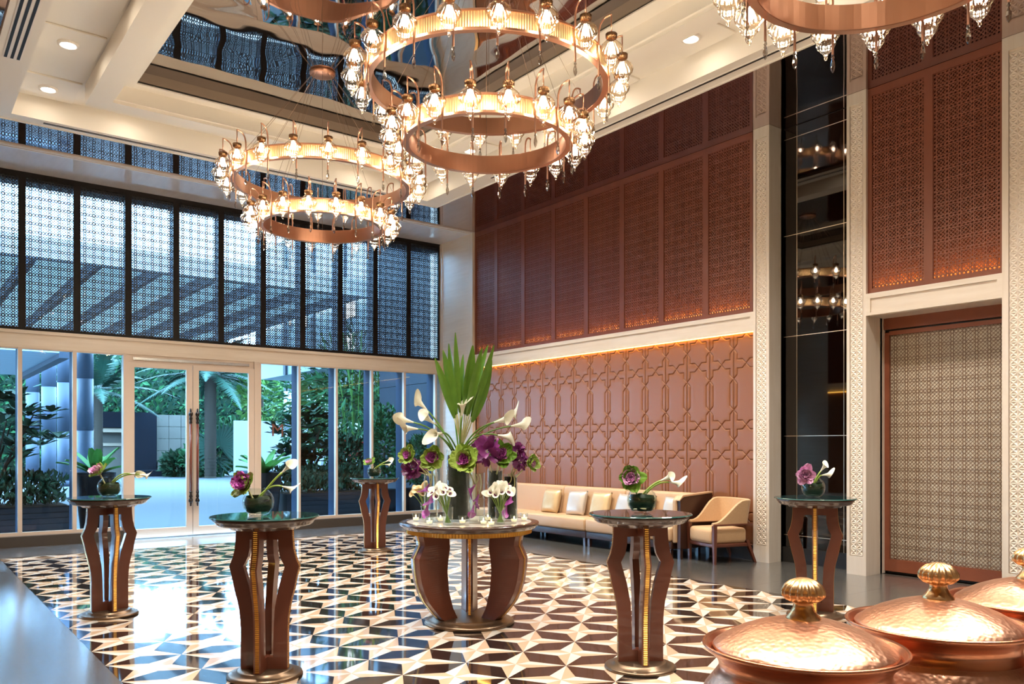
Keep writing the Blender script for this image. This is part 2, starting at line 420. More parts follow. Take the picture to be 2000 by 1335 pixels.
# upper screens: one panel per bay
SZ0, SZ1 = 3.344, H-.012
lat = lattice_mesh('lattice', PITCH-.10, SZ1-SZ0-.13, mat('screen_black', (0.012, 0.012, 0.014), 0.45), t=0.0095, dep=.012)
fr_me = MB().box(0, .05, -.03, .03, 0, SZ1-SZ0).box(PITCH-.05, PITCH, -.03, .03, 0, SZ1-SZ0).box(.05, PITCH-.05, -.03, .03, 0, .05).box(.05, PITCH-.05, -.03, .03, SZ1-SZ0-.08, SZ1-SZ0).mesh('frame', darkframe)
gl_me = MB().box(.001, PITCH-.001, .30, .31, 0, SZ1-SZ0).mesh('pane', win_glass)
fin_me = MB().box(.0, .05, .12, .36, 0, SZ1-SZ0).mesh('outer_fin', fin_blue)
vis = [k for k in range(-5, 11)]
for k in vis:
    x0 = 1.654+PITCH*(k-1)
    wdt = PITCH
    if x0 > 9.0: break
    lab = 'dark pierced lattice screen high in the window wall, %s from the marble corner pier' % ORD[max(0, min(15, 10-k))]
    o = tag(thing('lattice_screen', lab, 'screen', (x0, W+.03, SZ0), 0, 'dark lattice screens of the window wall'), None, None)
    link('frame', fr_me, o); tag(link('lattice', lat, o, (.05, 0, .05)), kind='stuff'); link('pane', gl_me, o); link('outer_fin', fin_me, o)
MB().box(9.26, XR+.1, W, W+.06, SZ0, SZ1).build('edge_post', darkframe, wb)
MB().box(XL, XR, W+.06, W+.36, SZ1-.13, SZ1).build('head_box', fin_blue, wb)

# ================================================================== RIGHT WALL
wr = tag(MB().box(9.62, 9.95, YB, W+.4, -.012, H+.3).build('wall_right', wood_back), 'long wall of leather panels and red wood screens', 'wall', kind='structure')
Y1A, Y1B = 6.815, 13.46
# padded leather panels: relief from the distance to the seam lines
PWD = 0.417; A8 = PWD/2; R8 = A8*math.sqrt(.5); I8 = A8*(math.sqrt(2)-1)*math.sqrt(.5)
I8 = A8-R8
segs = []
def star_half(zc, up):
    s = 1 if up else -1
    pts = [(A8, 0), (R8, I8), (R8, R8), (I8, R8), (0, A8)]
    for sx in (1, -1):
        for a, b in zip(pts, pts[1:]): segs.append((sx*a[0], zc+s*a[1], sx*b[0], zc+s*b[1]))
def star(zc): star_half(zc, True); star_half(zc, False)
def long_star(zu, zl):
    star_half(zu, True); star_half(zl, False)
    for sx in (1, -1):
        segs.append((sx*A8, zu, sx*R8, zu-I8)); segs.append((sx*R8, zu-I8, sx*R8, zl+I8)); segs.append((sx*R8, zl+I8, sx*A8, zl))
star(2.895); long_star(2.478, 2.05); star(1.633); long_star(1.216, .788); star(.371)
import numpy as np
PZ0, PZ1 = .20, 3.13
nu, nv = 84, 560
uu, vv = np.meshgrid(np.linspace(-A8+.0025, A8-.0025, nu+1), np.linspace(PZ0, PZ1, nv+1), indexing='ij')
dist = np.full(uu.shape, 9.0)
for x0, z0, x1, z1 in segs:
    dx, dz = x1-x0, z1-z0; L2 = dx*dx+dz*dz
    t = np.clip(((uu-x0)*dx+(vv-z0)*dz)/L2, 0, 1)
    dist = np.minimum(dist, np.hypot(uu-x0-t*dx, vv-z0-t*dz))
edge = np.minimum(A8-np.abs(uu), 9)
hgt = 0.017*(1-np.exp(-(dist/.0058)**2)*.97)*np.clip(edge/.012, 0, 1)**.5+.003*np.clip(dist/.05, 0, 1)
vs = np.stack([-hgt, uu, vv], -1).reshape(-1, 3)
fs = [(i*(nv+1)+j, i*(nv+1)+j+1, (i+1)*(nv+1)+j+1, (i+1)*(nv+1)+j) for i in range(nu) for j in range(nv)]
me = bpy.data.meshes.new('padded_panel'); me.from_pydata(vs.tolist(), [], fs); me.materials.append(leather)
me.polygons.foreach_set('use_smooth', [True]*len(me.polygons)); me.update()
for k in range(16): link('padded_panel', me, wr, (9.365, 6.775+PWD*(k+.5), 0))
MB().box(9.368, 9.64, 6.775, 13.5, 0, 3.15).build('panel_backing', leather_dark, wr)
MB().box(9.35, 9.64, Y1A, 13.5, 0, .21).build('baseboard_strip', black, wr)
# marble band, LED cove
def band(y0, y1, name):
    m_ = MB().box(XR+.02, 9.64, y0, y1, 3.115, 3.36).box(XR, XR+.02, y0, y1, 3.30, 3.36).box(XR, XR+.02, y0, y1, 3.10, 3.135).box(XR, XR+.02, y0, y0+.05, 3.135, 3.30).box(XR, XR+.02, y1-.05, y1, 3.135, 3.30)
    return m_
tag(band(Y1A, Y1B, '').build('trim_2', marble), 'pale marble band above the leather panels', 'trim', kind='structure')
MB().box(9.315, 9.345, Y1A+.02, Y1B-.02, 3.098, 3.112).build('cove_light', led_y, wr)

def wood_panel(y0, y1, lab, grp):
    """screen between y0 < y1 on the right wall"""
    o = tag(thing('wooden_screen', lab, 'screen', (0, y0, 3.36), 0, grp), None, None)
    wd = y1-y0; ht = H-.003-3.36; f = .05
    MB().box(XWOOD-.012, XWOOD+.04, 0, f, 0, ht).box(XWOOD-.012, XWOOD+.04, wd-f, wd, 0, ht).box(XWOOD-.012, XWOOD+.04, f, wd-f, 0, .06).box(XWOOD-.012, XWOOD+.04, f, wd-f, ht-.09, ht).build('frame', wood, o)
    key = 'wl%.3f' % wd
    if key not in MATS: MATS[key] = lattice_mesh('lattice', wd-2*f, ht-.15, wood, t=.0105, dep=.016)
    l = link('lattice', MATS[key], o, (XWOOD+.012, f, .06), (0, 0, PI/2)); tag(l, kind='stuff')
    MB().box(XWOOD+.15, XWOOD+.165, 0, wd, 0, ht).build('backing', wood_back, o)
    MB().box(XWOOD+.05, XWOOD+.07, f, wd-f, .02, .045).build('glow_strip', led_o, o)
    return o
ys = [6.855, 7.66, 8.505, 9.34, 10.185, 11.035, 11.90, 12.745, 13.46]
for k in range(8):
    wood_panel(ys[k], ys[k+1], 'red wood lattice screen above the leather wall, %s from the carved pilaster' % ORD[k], 'red wood lattice screens above the leather wall')
MB().box(XWOOD, XWOOD+.1, Y1A, 6.856, 3.36, H).build('filler_strip', wood, wr)
wood_panel(3.70, 4.50, 'red wood lattice screen over the patterned door, on its side nearer the copper pots', 'lattice screens over the patterned door')
wood_panel(4.50, 5.215, 'red wood lattice screen over the patterned door, on its side nearer the black mirror', 'lattice screens over the patterned door')

# carved pilasters
def carved(wd, ht, cell):
    mb = MB(); nr = int(ht/cell); c2 = wd/2; rd = .0035; dp = .012
    for r in range(nr):
        for cc in range(2):
            x0, x1 = -c2+cc*c2, -c2+(cc+1)*c2; z0, z1 = r*cell, (r+1)*cell
            P = [(x0, z0), (x1, z0), (x1, z1), (x0, z1)]; Cc = ((x0+x1)/2, (z0+z1)/2)
            for k in range(4):
                T = [P[k], P[(k+1) % 4], Cc]; g = (sum(p[0] for p in T)/3, sum(p[1] for p in T)/3)
                I = [(p[0]+(g[0]-p[0])*.2, p[1]+(g[1]-p[1])*.2) for p in T]
                vs = [(0, x, z) for x, z in T]+[(0.001, x, z) for x, z in I]+[(dp, g[0], g[1])]
                mb.add(vs, [(0,1,4,3),(1,2,5,4),(2,0,3,5),(3,4,6),(4,5,6),(5,3,6)])
    return mb
carv_me = carved(.155, 5.40, .077).mesh('carved_panel', marble_v, fix=False)
def pilaster(y0, y1, depth, lab):
    yc = (y0+y1)/2
    o = tag(MB().box(XR+.02, 9.64, y0, y1, 0, H-.002).box(XR, XR+.02, y0, yc-.085, 0, H-.002).box(XR, XR+.02, yc+.085, y1, 0, H-.002).box(XR, XR+.02, yc-.085, yc+.085, 0, .225).box(XR, XR+.02, yc-.085, yc+.085, 5.66, H-.002).build('pilaster', marble_v), lab, 'pilaster', kind='structure')
    c = link('carved_panel', carv_me, o, (XR+.006, yc, .235))
    for d in (.30, .36):     # fluting on the side face
        pass
    return o
pilaster(6.565, Y1A, .27, 'carved pale stone pilaster beside the armchair')
pilaster(5.214, 5.462, .45, 'carved pale stone pilaster between the black mirror and the patterned door')
pilaster(3.42, 3.716, .45, 'carved pale stone pilaster on the far side of the patterned door, behind the copper pots')
# side reveals
tag(MB().box(9.54, 9.62, 6.565, 6.60, 0, H).build('trim_3', marble_v), 'pale stone reveal beside the black mirror', 'trim', kind='structure')

# black mirror niche
ni = tag(MB().box(9.61, 9.66, 5.46, 6.60, 0, H).build('wall_niche', black), 'tall black mirror niche between two pilasters', 'wall', kind='structure')
zj = [.20, .361, 1.683, 3.011, 4.36, 5.654, H-.004]
yj = [5.466, 5.69, 6.345, 6.56]
yj = [5.466, 5.688, 6.36, 6.56]
for a, b in zip(zj, zj[1:]):
    for c, d in zip(yj, yj[1:]):
        MB().box(9.596, 9.61, c+.004, d-.004, a+.004, b-.004).build('mirror_panel', blackglass, ni)
for z in zj[1:-1]: MB().box(9.594, 9.61, yj[0], yj[-1], z-.004, z+.004).build('joint_strip', strip_metal, ni)
for y in yj[1:-1]: MB().box(9.5935, 9.61, y-.003, y+.003, .2, H-.01).build('joint_strip', strip_metal, ni)
MB().box(9.57, 9.61, 5.462, 6.565, 0, .20).build('baseboard_block', black, ni)

# patterned door bay
tag(band(3.716, 5.214, '').build('trim_4', marble), 'pale marble lintel over the patterned door', 'trim', kind='structure')
dr = tag(thing('door_3', 'tall red wood sliding door with beige star-patterned panel', 'door', kind='structure'), None, None)
cop_wood = mat('door_wood', (0.30, 0.095, 0.048), 0.3, noise=(3, (0.22, 0.062, 0.03), 0.5, (1, .2, 1)))
MB().box(9.70, 9.78, 5.155, 5.214, .03, 2.93).box(9.70, 9.78, 3.70, 5.155, .03, .175).box(9.70, 9.78, 3.70, 5.155, 2.895, 2.945).build('frame', cop_wood, dr)
MB().box(9.68, 9.80, 3.6, 5.214, 2.965, 3.125).build('header', cop_wood, dr)
MB().box(9.72, 9.80, 3.6, 5.214, 2.94, 2.97).box(9.74, 9.80, 3.6, 5.214, 0, .035).build('shadow_gap', black, dr)
MB().box(9.735, 9.75, 3.70, 5.155, .175, 2.895).build('panel', mat('beige_panel', (0.60, 0.545, 0.43), 0.22, spec=.6), dr)
tag(link('lattice', lattice_mesh('door_lattice', 1.455, 2.72, mat('brown_line', (0.22, 0.12, 0.07), 0.4), t=.0036, dep=.003), dr, (9.732, 3.70, .175), (0, 0, PI/2)), kind='stuff')
# the pilasters' side faces reach back to the door
tag(MB().box(9.60, 9.72, 5.214, 5.462, 0, H).build('trim_5', marble_v), 'deep stone reveal beside the patterned door', 'trim', kind='structure')
tag(MB().box(9.36, 9.72, 3.716, 5.214, 3.101, 3.13).build('trim_6', marble), 'underside of the marble lintel over the patterned door', 'trim', kind='structure')
cut = bpy.data.objects['wall_right']; bpy.data.objects.remove(cut.children[0]) if False else None
# remove the slab of wall where the door stands: rebuild wall_right with an opening
mb = MB().box(9.66, 9.95, 5.3, W+.4, -.012, H+.3).box(9.82, 9.95, 3.5, 5.3, -.012, H+.3).box(9.66, 9.95, YB, 3.5, -.012, H+.3).box(9.50, 9.9, 3.5, 5.3, 3.36, H+.3)
wr.data = mb.mesh('wall_right', wood_back)
MB().box(XR+.05, 9.66, YB, 3.42, 0, H).build('side_cladding', wood, wr)

# walls beside and behind the photographer
wl = tag(MB().box(XL-.2, XL, YB, W+.4, 0, H+.3).build('wall_left', marble), 'wall beside the photographer', 'wall', kind='structure')
MB().box(XL, XL+.03, YB, 13.4, 3.36, H).build('wood_cladding', wood, wl)
MB().box(XL, XL+.02, YB, 13.4, .2, 3.1).build('leather_cladding', leather, wl)
MB().box(XL+.02, XL+.05, YB, 13.4, 3.09, 3.105).build('cove_light', led_y, wl)
tag(MB().box(XL, 9.95, YB-.2, YB, 0, H+.3).build('wall_front', marble), 'wall behind the photographer', 'wall', kind='structure')

# ================================================================== CEILING
cl = tag(MB().box(XL, 9.95, YB, W+.4, 6.5, 6.6).build('ceiling', plaster), 'cream coffered ceiling with mirror film', 'ceiling', kind='structure')
def mirr(y): return 2*YC-y
O1 = (.92, 7.74, mirr(12.37), 12.37); I1 = (1.25, 7.41, mirr(12.15), 12.15)
O2 = (1.97, 6.69, mirr(11.42), 11.42); I2 = (2.23, 6.43, mirr(11.15), 11.15)
I3 = (2.466, 6.19, mirr(10.95), 10.95)
# mirror film around the tray
for k, (a, b, c, d) in enumerate(((XL, O1[0], YB, 13.46), (O1[1], 9.64, YB, 13.46), (O1[0], O1[1], YB, O1[2]), (O1[0], O1[1], O1[3], 13.46))):
    MB().box(a, b, c, d, H, H+.02).build('mirror_film', film_edge, cl)
MB().ringrect(O1, I1, 5.775, 6.12).ringrect((O1[0]+.0, O1[1]-.0, O1[2]+.0, O1[3]-.0), (O1[0]+.025, O1[1]-.025, O1[2]+.025, O1[3]-.025), 5.76, 5.775).build('cornice_strip', plaster, cl)
MB().ringrect(I1, O2, 6.08, 6.12).build('coffer_ceiling', plaster, cl)
MB().ringrect((O2[0], O2[1], O2[2], O2[3]), I2, 5.83, 6.12).build('ceiling_beam', plaster, cl)
MB().ringrect(I2, I3, 6.06, 6.075).ringrect((I2[0], I2[1], I2[2], I2[3]), (I2[0]+.03, I2[1]-.03, I2[2]+.03, I2[3]-.03), 5.87, 6.06).build('inner_frame', plaster, cl)
e = .03
MB().ringrect((I3[0]-e, I3[1]+e, I3[2]-e, I3[3]+e), I3, 6.10, 6.22).build('recess_side', taupe, cl)
MB().ringrect((I3[0]-.05, I3[1]+.05, I3[2]-.05, I3[3]+.05), (I3[0]-.02, I3[1]+.02, I3[2]-.02, I3[3]+.02), 6.0755, 6.10).build('shadow_gap', black, cl)
MB().box(I3[0]-e, I3[1]+e, I3[2]-e, I3[3]+e, 6.22, 6.24).build('mirror_film', film, cl)
# shallow cross ribs in the coffers
rib = MB().box(0, .66, -.36, .36, 6.055, 6.08).mesh('coffer_panel', plaster, bev=.008)
rib2 = MB().box(-.36, .36, 0, .62, 6.055, 6.08).mesh('coffer_panel', plaster, bev=.008)
yy = [10.32-1.44*k for k in range(-1, 8)]
dl = []
for k, y in enumerate(yy):
    for x0 in (I1[0]+.03, O2[1]+.03):
        link('coffer_panel', rib, cl, (x0, y, 0)); dl.append((x0+.33, y))
for k in range(3):
    for y0 in (O2[3]+.05, I1[2]+.05):
        pass
# downlights
disc_me = MB().disc(.075, 6.035, 24, up=False).mesh('lens', lamp_disc, fix=False)
rim_me = MB().lathe([(.078, 6.054), (.078, 6.035), (.085, 6.028), (.108, 6.032), (.112, 6.055)], 28).mesh('trim_ring', white_m, True)
dl += [(x, y) for x in (2.6, 4.33, 6.05) for y in (11.78, mirr(11.78))]
nL = nR = 0
for x, y in dl:
    if x < 2: lab = 'round recessed downlight in the coffer left of the mirror ceiling, %s from the window wall' % ORD[min(15, nL)]; nL += 1
    elif x > 6.6: lab = 'round recessed downlight in the coffer along the red wood wall, %s from the window wall' % ORD[min(15, nR)]; nR += 1
    else: lab = 'round recessed downlight in the coffer %s, %s the chandelier line' % ('along the window wall' if y > 6 else 'behind the photographer', 'left of' if x < 4 else 'on' if x < 5 else 'right of')
    o = tag(thing('downlight', lab, 'downlight', (x, y, 0), 0, 'recessed ceiling downlights'), None, None)
    link('lens', disc_me, o); link('trim_ring', rim_me, o)
    sp = bpy.data.lights.new('downlight_beam', 'SPOT'); sp.energy = 320; sp.color = (1.0, .94, .86); sp.spot_size = 1.9; sp.spot_blend = .9; sp.shadow_soft_size = .07
    so = bpy.data.objects.new('beam', sp); C.objects.link(so); so.parent = o; so.location = (0, 0, 6.02)
# grilles in the cornice
def grille(x0, x1, y0, y1, n, along, lab):
    o = tag(thing('air_grille', lab, 'vent'), None, None)
    z = 5.775
    MB().box(x0, x1, y0, y1, z-.006, z).build('plate', white_m, o)
    for k in range(n):
        if along == 'y':
            a = x0+(x1-x0)*(k+.5)/n; MB().box(a-.014, a+.014, y0+.02, y1-.02, z-.009, z-.005).build('slot', black, o)
        else:
            a = y0+(y1-y0)*(k+.5)/n; MB().box(x0+.02, x1-.02, a-.010, a+.010, z-.009, z-.005).build('slot', black, o)
grille(.985, 1.165, 7.0, 10.42, 3, 'y', 'white air grille with three black slots beside the downlights')
grille(1.60, 3.95, 12.20, 12.27, 2, 'x', 'thin double-slot grille along the cornice facing the windows')
grille(4.6, 7.0, 12.20, 12.27, 2, 'x', 'thin double-slot grille in the cornice behind the farther chandelier')
grille(7.54, 7.60, 3.0, 10.5, 1, 'y', 'long thin slot grille in the cornice along the red wood wall')

# ================================================================== CHANDELIERS
lp = [(.030, 0), (.036, -.012), (.052, -.03), (.078, -.055), (.092, -.085), (.086, -.115), (.066, -.14), (.056, -.155), (.060, -.17), (.052, -.19), (.032, -.215), (.016, -.235), (.010, -.25), (.013, -.258), (.008, -.27), (.001, -.276)]
lamp_me = MB().lathe(lp, 48, rib=(16, .07, [.2,.3,.6,1,1,1,1,.8,1,1,1,.6,.2,0,0,0])).mesh('lamp_shade', lamp_glass, True)
cap_me = MB().lathe([(.001, .054), (.012, .053), (.016, .044), (.040, .041), (.046, .037), (.044, .006), (.038, -.004), (.034, -.008)], 60, rib=(20, .07)).mesh('cap', cap_m, True)
bulb_me = MB().lathe([(.001, -.035), (.012, -.042), (.021, -.06), (.028, -.083), (.026, -.104), (.015, -.118), (.001, -.124)], 14).mesh('bulb', bulb_m, True)
arm_me = MB().tube([(-.115, 0, -.29), (-.115, 0, .06), (-.112, 0, .10), (-.10, 0, .14), (-.08, 0, .17), (-.05, 0, .19), (-.02, 0, .198), (.004, 0, .196)], .0085, 8).tube([(0, 0, .198), (0, 0, .045)], .006, 6).mesh('arm', ring_cu, True)
drop_me = MB().lathe([(.001, -.285), (.008, -.295), (.012, -.31), (.006, -.318), (.014, -.345), (.016, -.37), (.010, -.395), (.001, -.41)], 8).mesh('crystal_drop', crystal)
def ring_mesh(R, h):
    mb = MB(); N = int(R*2*PI/.011)//2*2
    def cyl(r0, r1, z0, z1, n, flute=0):
        vs = []
        for i in range(n):
            a = 2*PI*i/n; q = flute*(i % 2)
            vs += [((r0+q)*math.cos(a), (r0+q)*math.sin(a), z0), ((r1+q)*math.cos(a), (r1+q)*math.sin(a), z1)]
        mb.add(vs, [(2*i, 2*((i+1) % n), 2*((i+1) % n)+1, 2*i+1) for i in range(n)])
    mb.mi = 0; cyl(R-.004, R-.004, .022, h-.018, N, -.005)
    mb.mi = 1
    mb.lathe([(R-.006, .024), (R+.004, .022), (R+.004, .002), (R, 0), (R-.05, 0), (R-.052, .004), (R-.052, h-.003), (R-.048, h), (R, h), (R+.004, h-.004), (R+.004, h-.018), (R-.006, h-.02)], 96)
    me = mb.mesh('ring', [ring_gold, ring_cu], False, fix=False)
    return me
RU, RL, RH = 1.09, .76, .168
ru_me, rl_me = ring_mesh(RU, RH), ring_mesh(RL, RH)
can_me = MB().lathe([(.001, 0), (.15, 0), (.16, -.012), (.15, -.03), (.10, -.045), (.001, -.05)], 32, rib=(16, .02)).mesh('canopy', ring_cu, True)
def chandelier(x, y, dz, lab, ph):
    o = tag(thing('chandelier', lab, 'chandelier', (x, y, 0), ph, 'two-ring copper chandeliers'), None, None)
    link('canopy', can_me, o, (0, 0, 6.219))
    for R, z, n, me, nm in ((RU, 4.775+dz, 20, ru_me, 'upper_ring'), (RL, 4.265+dz, 18, rl_me, 'lower_ring')):
        link(nm, me, o, (0, 0, z))
        for k in range(n):
            a = 2*PI*(k+.5)/n; r = R+.125
            s = link('lamp', lamp_me, o, (r*math.cos(a), r*math.sin(a), z+.165), (0, 0, a))
            link('cap', cap_me, s); link('bulb', bulb_me, s); link('arm', arm_me, s); link('crystal_drop', drop_me, s, (-.115, 0, 0))
        for k in range(12 if R == RU else 6):
            a = 2*PI*k/(12 if R == RU else 6)
            MB().tube([((R-.025)*math.cos(a), (R-.025)*math.sin(a), z+RH), (.11*math.cos(a), .11*math.sin(a), 6.2)], .0022, 4).build('cable', wire_m, o)
    return o
chandelier(4.33, 9.60, 0, 'two-ring copper chandelier with glass lamps hanging nearer the window wall', .1)
chandelier(4.33, 6.05, 0, 'two-ring copper chandelier with glass lamps hanging in the middle over the round tables', -.08)
chandelier(4.42, 2.36, -.05, 'two-ring copper chandelier cut off by the top edge above the copper pots', .05)

# ================================================================== TABLES
tp_prof = [(.19, .98), (.158, .05)]
outer = [(.19, 1.0), (.192, .93), (.198, .86), (.212, .80), (.237, .74), (.216, .66), (.203, .59), (.184, .52), (.17, .457), (.162, .39), (.158, .32), (.158, .05)]
inner = [(.062, .13), (.066, .32), (.073, .457), (.100, .60), (.141, .74), (.110, .80), (.098, .86), (.096, .92)]
def leg_poly():
    return [(0.0, 1.0)]+outer+[(0.0, .05), (0.0, .13)]+inner+[(0.0, .92)]
def leg_mb(th):
    mb = MB(); n = len(outer)
    # slice by slice so that the waisted shape stays clean
    def rin(z):
        if z <= .13 or z >= .92: return .0
        for a, b in zip(inner, inner[1:]):
            if a[1] <= z <= b[1]:
                t = (z-a[1])/(b[1]-a[1]); return a[0]+(b[0]-a[0])*t
        return .0
    def rout(z):
        for a, b in zip(outer, outer[1:]):
            if b[1] <= z <= a[1]:
                t = (z-b[1])/(a[1]-b[1]); return b[0]+(a[0]-b[0])*t
        return outer[-1][0]
    return rin, rout
RIN, ROUT = leg_mb(0)
def leg_mesh(thick):
    mb = MB(); zs = sorted(set([.05+.95*i/48 for i in range(49)]+[.13, .1301, .74, .9199, .92]))
    vs = []
    for z in zs:
        ro, ri = ROUT(z), RIN(z)
        vs += [(ri, -thick/2, z), (ro, -thick/2, z), (ro, thick/2, z), (ri, thick/2, z)]
    fs = []
    for i in range(len(zs)-1):
        a, b = 4*i, 4*i+4
        for j in range(4): fs.append((a+j, a+(j+1) % 4, b+(j+1) % 4, b+j))
    fs += [(3, 2, 1, 0), tuple(4*(len(zs)-1)+j for j in range(4))]
    return mb.add(vs, fs).mesh('leg', mahog)
leg_me = leg_mesh(.048)
def bead_mesh(fn, z0, z1, wd, n, name='gold_beading', sgn=1):
    mb = MB()
    for i in range(n):
        a = z0+(z1-z0)*i/n; b = z0+(z1-z0)*(i+.82)/n; ra, rb = fn(a), fn(b)
        mb.add([(ra, -wd/2, a), (ra, wd/2, a), (rb, wd/2, b), (rb, -wd/2, b), ((ra+rb)/2+sgn*.0035, -wd/2, (a+b)/2), ((ra+rb)/2+sgn*.0035, wd/2, (a+b)/2)], [(0,1,5,4),(4,5,2,3),(0,4,3),(1,2,5)])
    return mb.mesh(name, gold)
bead_me = bead_mesh(ROUT, .055, .995, .026, 74)
ttop_me = MB().lathe([(.001, .995), (.225, .995), (.235, 1.008), (.30, 1.018), (.318, 1.03), (.322, 1.042), (.334, 1.05), (.342, 1.064), (.338, 1.07), (.001, 1.07)], 64).mesh('table_top', darkwood, True)
tgl = MB(); tgl.lathe([(.338, 1.071), (.356, 1.071), (.358, 1.075), (.354, 1.081)], 64); tgl.mi = 1; tgl.disc(.354, 1.081, 64)
tgl_me = tgl.mesh('glass_top', [glass_edge, top_glass], False, fix=True)
tbase_me = MB().lathe([(.001, 0), (.245, 0), (.25, .006), (.245, .02), (.232, .026), (.19, .028), (.185, .045), (.175, .05), (.001, .05)], 56).mesh('base', bronze, True)
def bistro(x, y, az, lab):
    o = tag(thing('bistro_table', lab, 'table', (x, y, 0), 0, 'tall round bistro tables'), None, None)
    link('base', tbase_me, o); link('table_top', ttop_me, o); link('glass_top', tgl_me, o)
    for k in range(4):
        a = math.radians(90-az)+k*PI/2
        l = link('leg', leg_me, o, None, (0, 0, a)); link('gold_beading', bead_me, l)
    return o
TABS = [(2.03, 5.42, 219, 'tall bistro table in front of the glass door, nearest the mosaic edge'),
        (4.19, 4.02, 213, 'tall bistro table standing in front of the sofa'),
        (1.62, 8.23, 174, 'tall bistro table farthest left, beside the fern pot windows'),
        (5.735, 10.88, 194, 'small-looking distant bistro table at the far mosaic edge near the windows'),
        (6.74, 4.28, 237.6, 'tall bistro table in front of the black mirror niche')]
for t in TABS: bistro(*t)

# large centre table
ct = tag(thing('centre_table', 'large round marble-topped table carrying the big flower display', 'table', (4.07, 5.96, 0)), None, None)
MB().lathe([(.001, 0), (.385, 0), (.395, .008), (.385, .028), (.36, .036), (.33, .038), (.322, .055), (.30, .062), (.001, .062)], 72).build('base', bronze, ct, True)
MB().lathe([(.001, .83), (.56, .83), (.585, .842), (.59, .856), (.608, .862), (.615, .875), (.608, .888), (.55, .890), (.545, .884), (.001, .884)], 80).build('table_top', darkwood, ct, True)
MB().disc(.544, .889, 72).lathe([(.544, .884), (.544, .889)], 72).build('marble_inset', mat('inset_marble', (.78, .72, .62), .12, noise=(14, (.62, .55, .46), .6)), ct)
fb = MB(); N = 260; vs = []
for i in range(N):
    a = 2*PI*i/N; r = .548-.007*(i % 2); vs += [(r*math.cos(a), r*math.sin(a), .795), (r*math.cos(a), r*math.sin(a), .832)]
fb.add(vs, [(2*i, 2*((i+1) % N), 2*((i+1) % N)+1, 2*i+1) for i in range(N)])
fb.lathe([(.548, .795), (.01, .795)], 60)
fb.build('fluted_band', gold, ct)
co = [(.505, .80), (.490, .74), (.487, .705), (.515, .65), (.540, .60), (.532, .50), (.515, .40), (.485, .31), (.445, .23), (.39, .16), (.345, .106), (.295, .06)]
ci = [(.225, .80), (.215, .67), (.235, .55), (.24, .46), (.225, .30), (.185, .15), (.14, .06)]
def ip(tab, z):
    for a, b in zip(tab, tab[1:]):
        if b[1] <= z <= a[1]: t = (z-b[1])/(a[1]-b[1]); return b[0]+(a[0]-b[0])*t
    return tab[-1][0] if z < tab[-1][1] else tab[0][0]
zs = [.06+.74*i/40 for i in range(41)]; vs = []
for z in zs:
    o_, i_ = ip(co, z), ip(ci, z); vs += [(i_, -.03, z), (o_, -.075, z), (o_+.012, 0, z), (o_, .075, z), (i_, .03, z)]
fs = [(5*i+j, 5*i+(j+1) % 5, 5*i+5+(j+1) % 5, 5*i+5+j) for i in range(40) for j in range(5)]+[(4,3,2,1,0), (200,201,202,203,204)]
cleg = MB().add(vs, fs).mesh('leg', mahog)
cbead = bead_mesh(lambda z: ip(co, z)+.013, .07, .80, .016, 70)
cpip = MB()
for s in (-1, 1):
    cpip.tube([(ip(co, z)+.010, s*.014, z) for z in zs], .004, 6)
cpip = cpip.mesh('edge_piping', mat('pipe_bronze', (.30, .16, .08), .3, .9))
vaz = math.atan2(4.07, 5.96)
for off in (58, -58, 180):
    a = math.radians(90)-(vaz+PI)+math.radians(off)
    l = link('leg', cleg, ct, None, (0, 0, a)); link('gold_beading', cbead, l); link('edge_piping', cpip, l)
MB().tube([(0, 0, .062), (0, 0, .80)], .014, 10).build('centre_post', steel, ct, True)
pb = link('gold_beading', bead_mesh(lambda z: .014, .065, .795, .022, 70), ct, None, (0, 0, math.radians(90)-(vaz+PI)))

# ================================================================== SOFA
def rbox(x0, x1, y0, y1, z0, z1, b, name, m, parent, seg=3):
    o = MB().box(x0, x1, y0, y1, z0, z1).build(name, m, parent, bev=b, seg=seg); smooth_angle(o, 60); return o
so = tag(thing('sofa', 'long tan leather sofa along the padded leather wall', 'sofa', (0, 0, 0)), None, None)
secs = [(7.62, 9.36), (9.36, 11.10), (11.10, 12.3)]
for y0, y1 in secs:
    rbox(8.56, 9.22, y0+.004, y1-.004, .13, .235, .01, 'base', leather_dark, so)
    rbox(8.53, 9.05, y0+.005, y1-.005, .235, .43, .035, 'seat_cushion', tan_fab, so)
    for y in (y0+.05, y1-.05):
        MB().box(8.57, 8.62, y-.025, y+.025, 0, .135).build('leg', darkwood, so)
        MB().box(9.14, 9.19, y-.025, y+.025, 0, .135).build('leg', darkwood, so)
for y0, y1 in ((7.62, 9.0), (9.0, 10.45), (10.45, 12.3)):
    def bk(u, v, d): return (u, d, v)
    b_ = MB().prism([(8.98, .40), (9.24, .40), (9.27, .875), (9.10, .885), (9.06, .86)], y0+.004, y1-.004, bk)
    ob = b_.build('backrest', tan_fab, so, bev=.02, seg=3); smooth_angle(ob, 60)
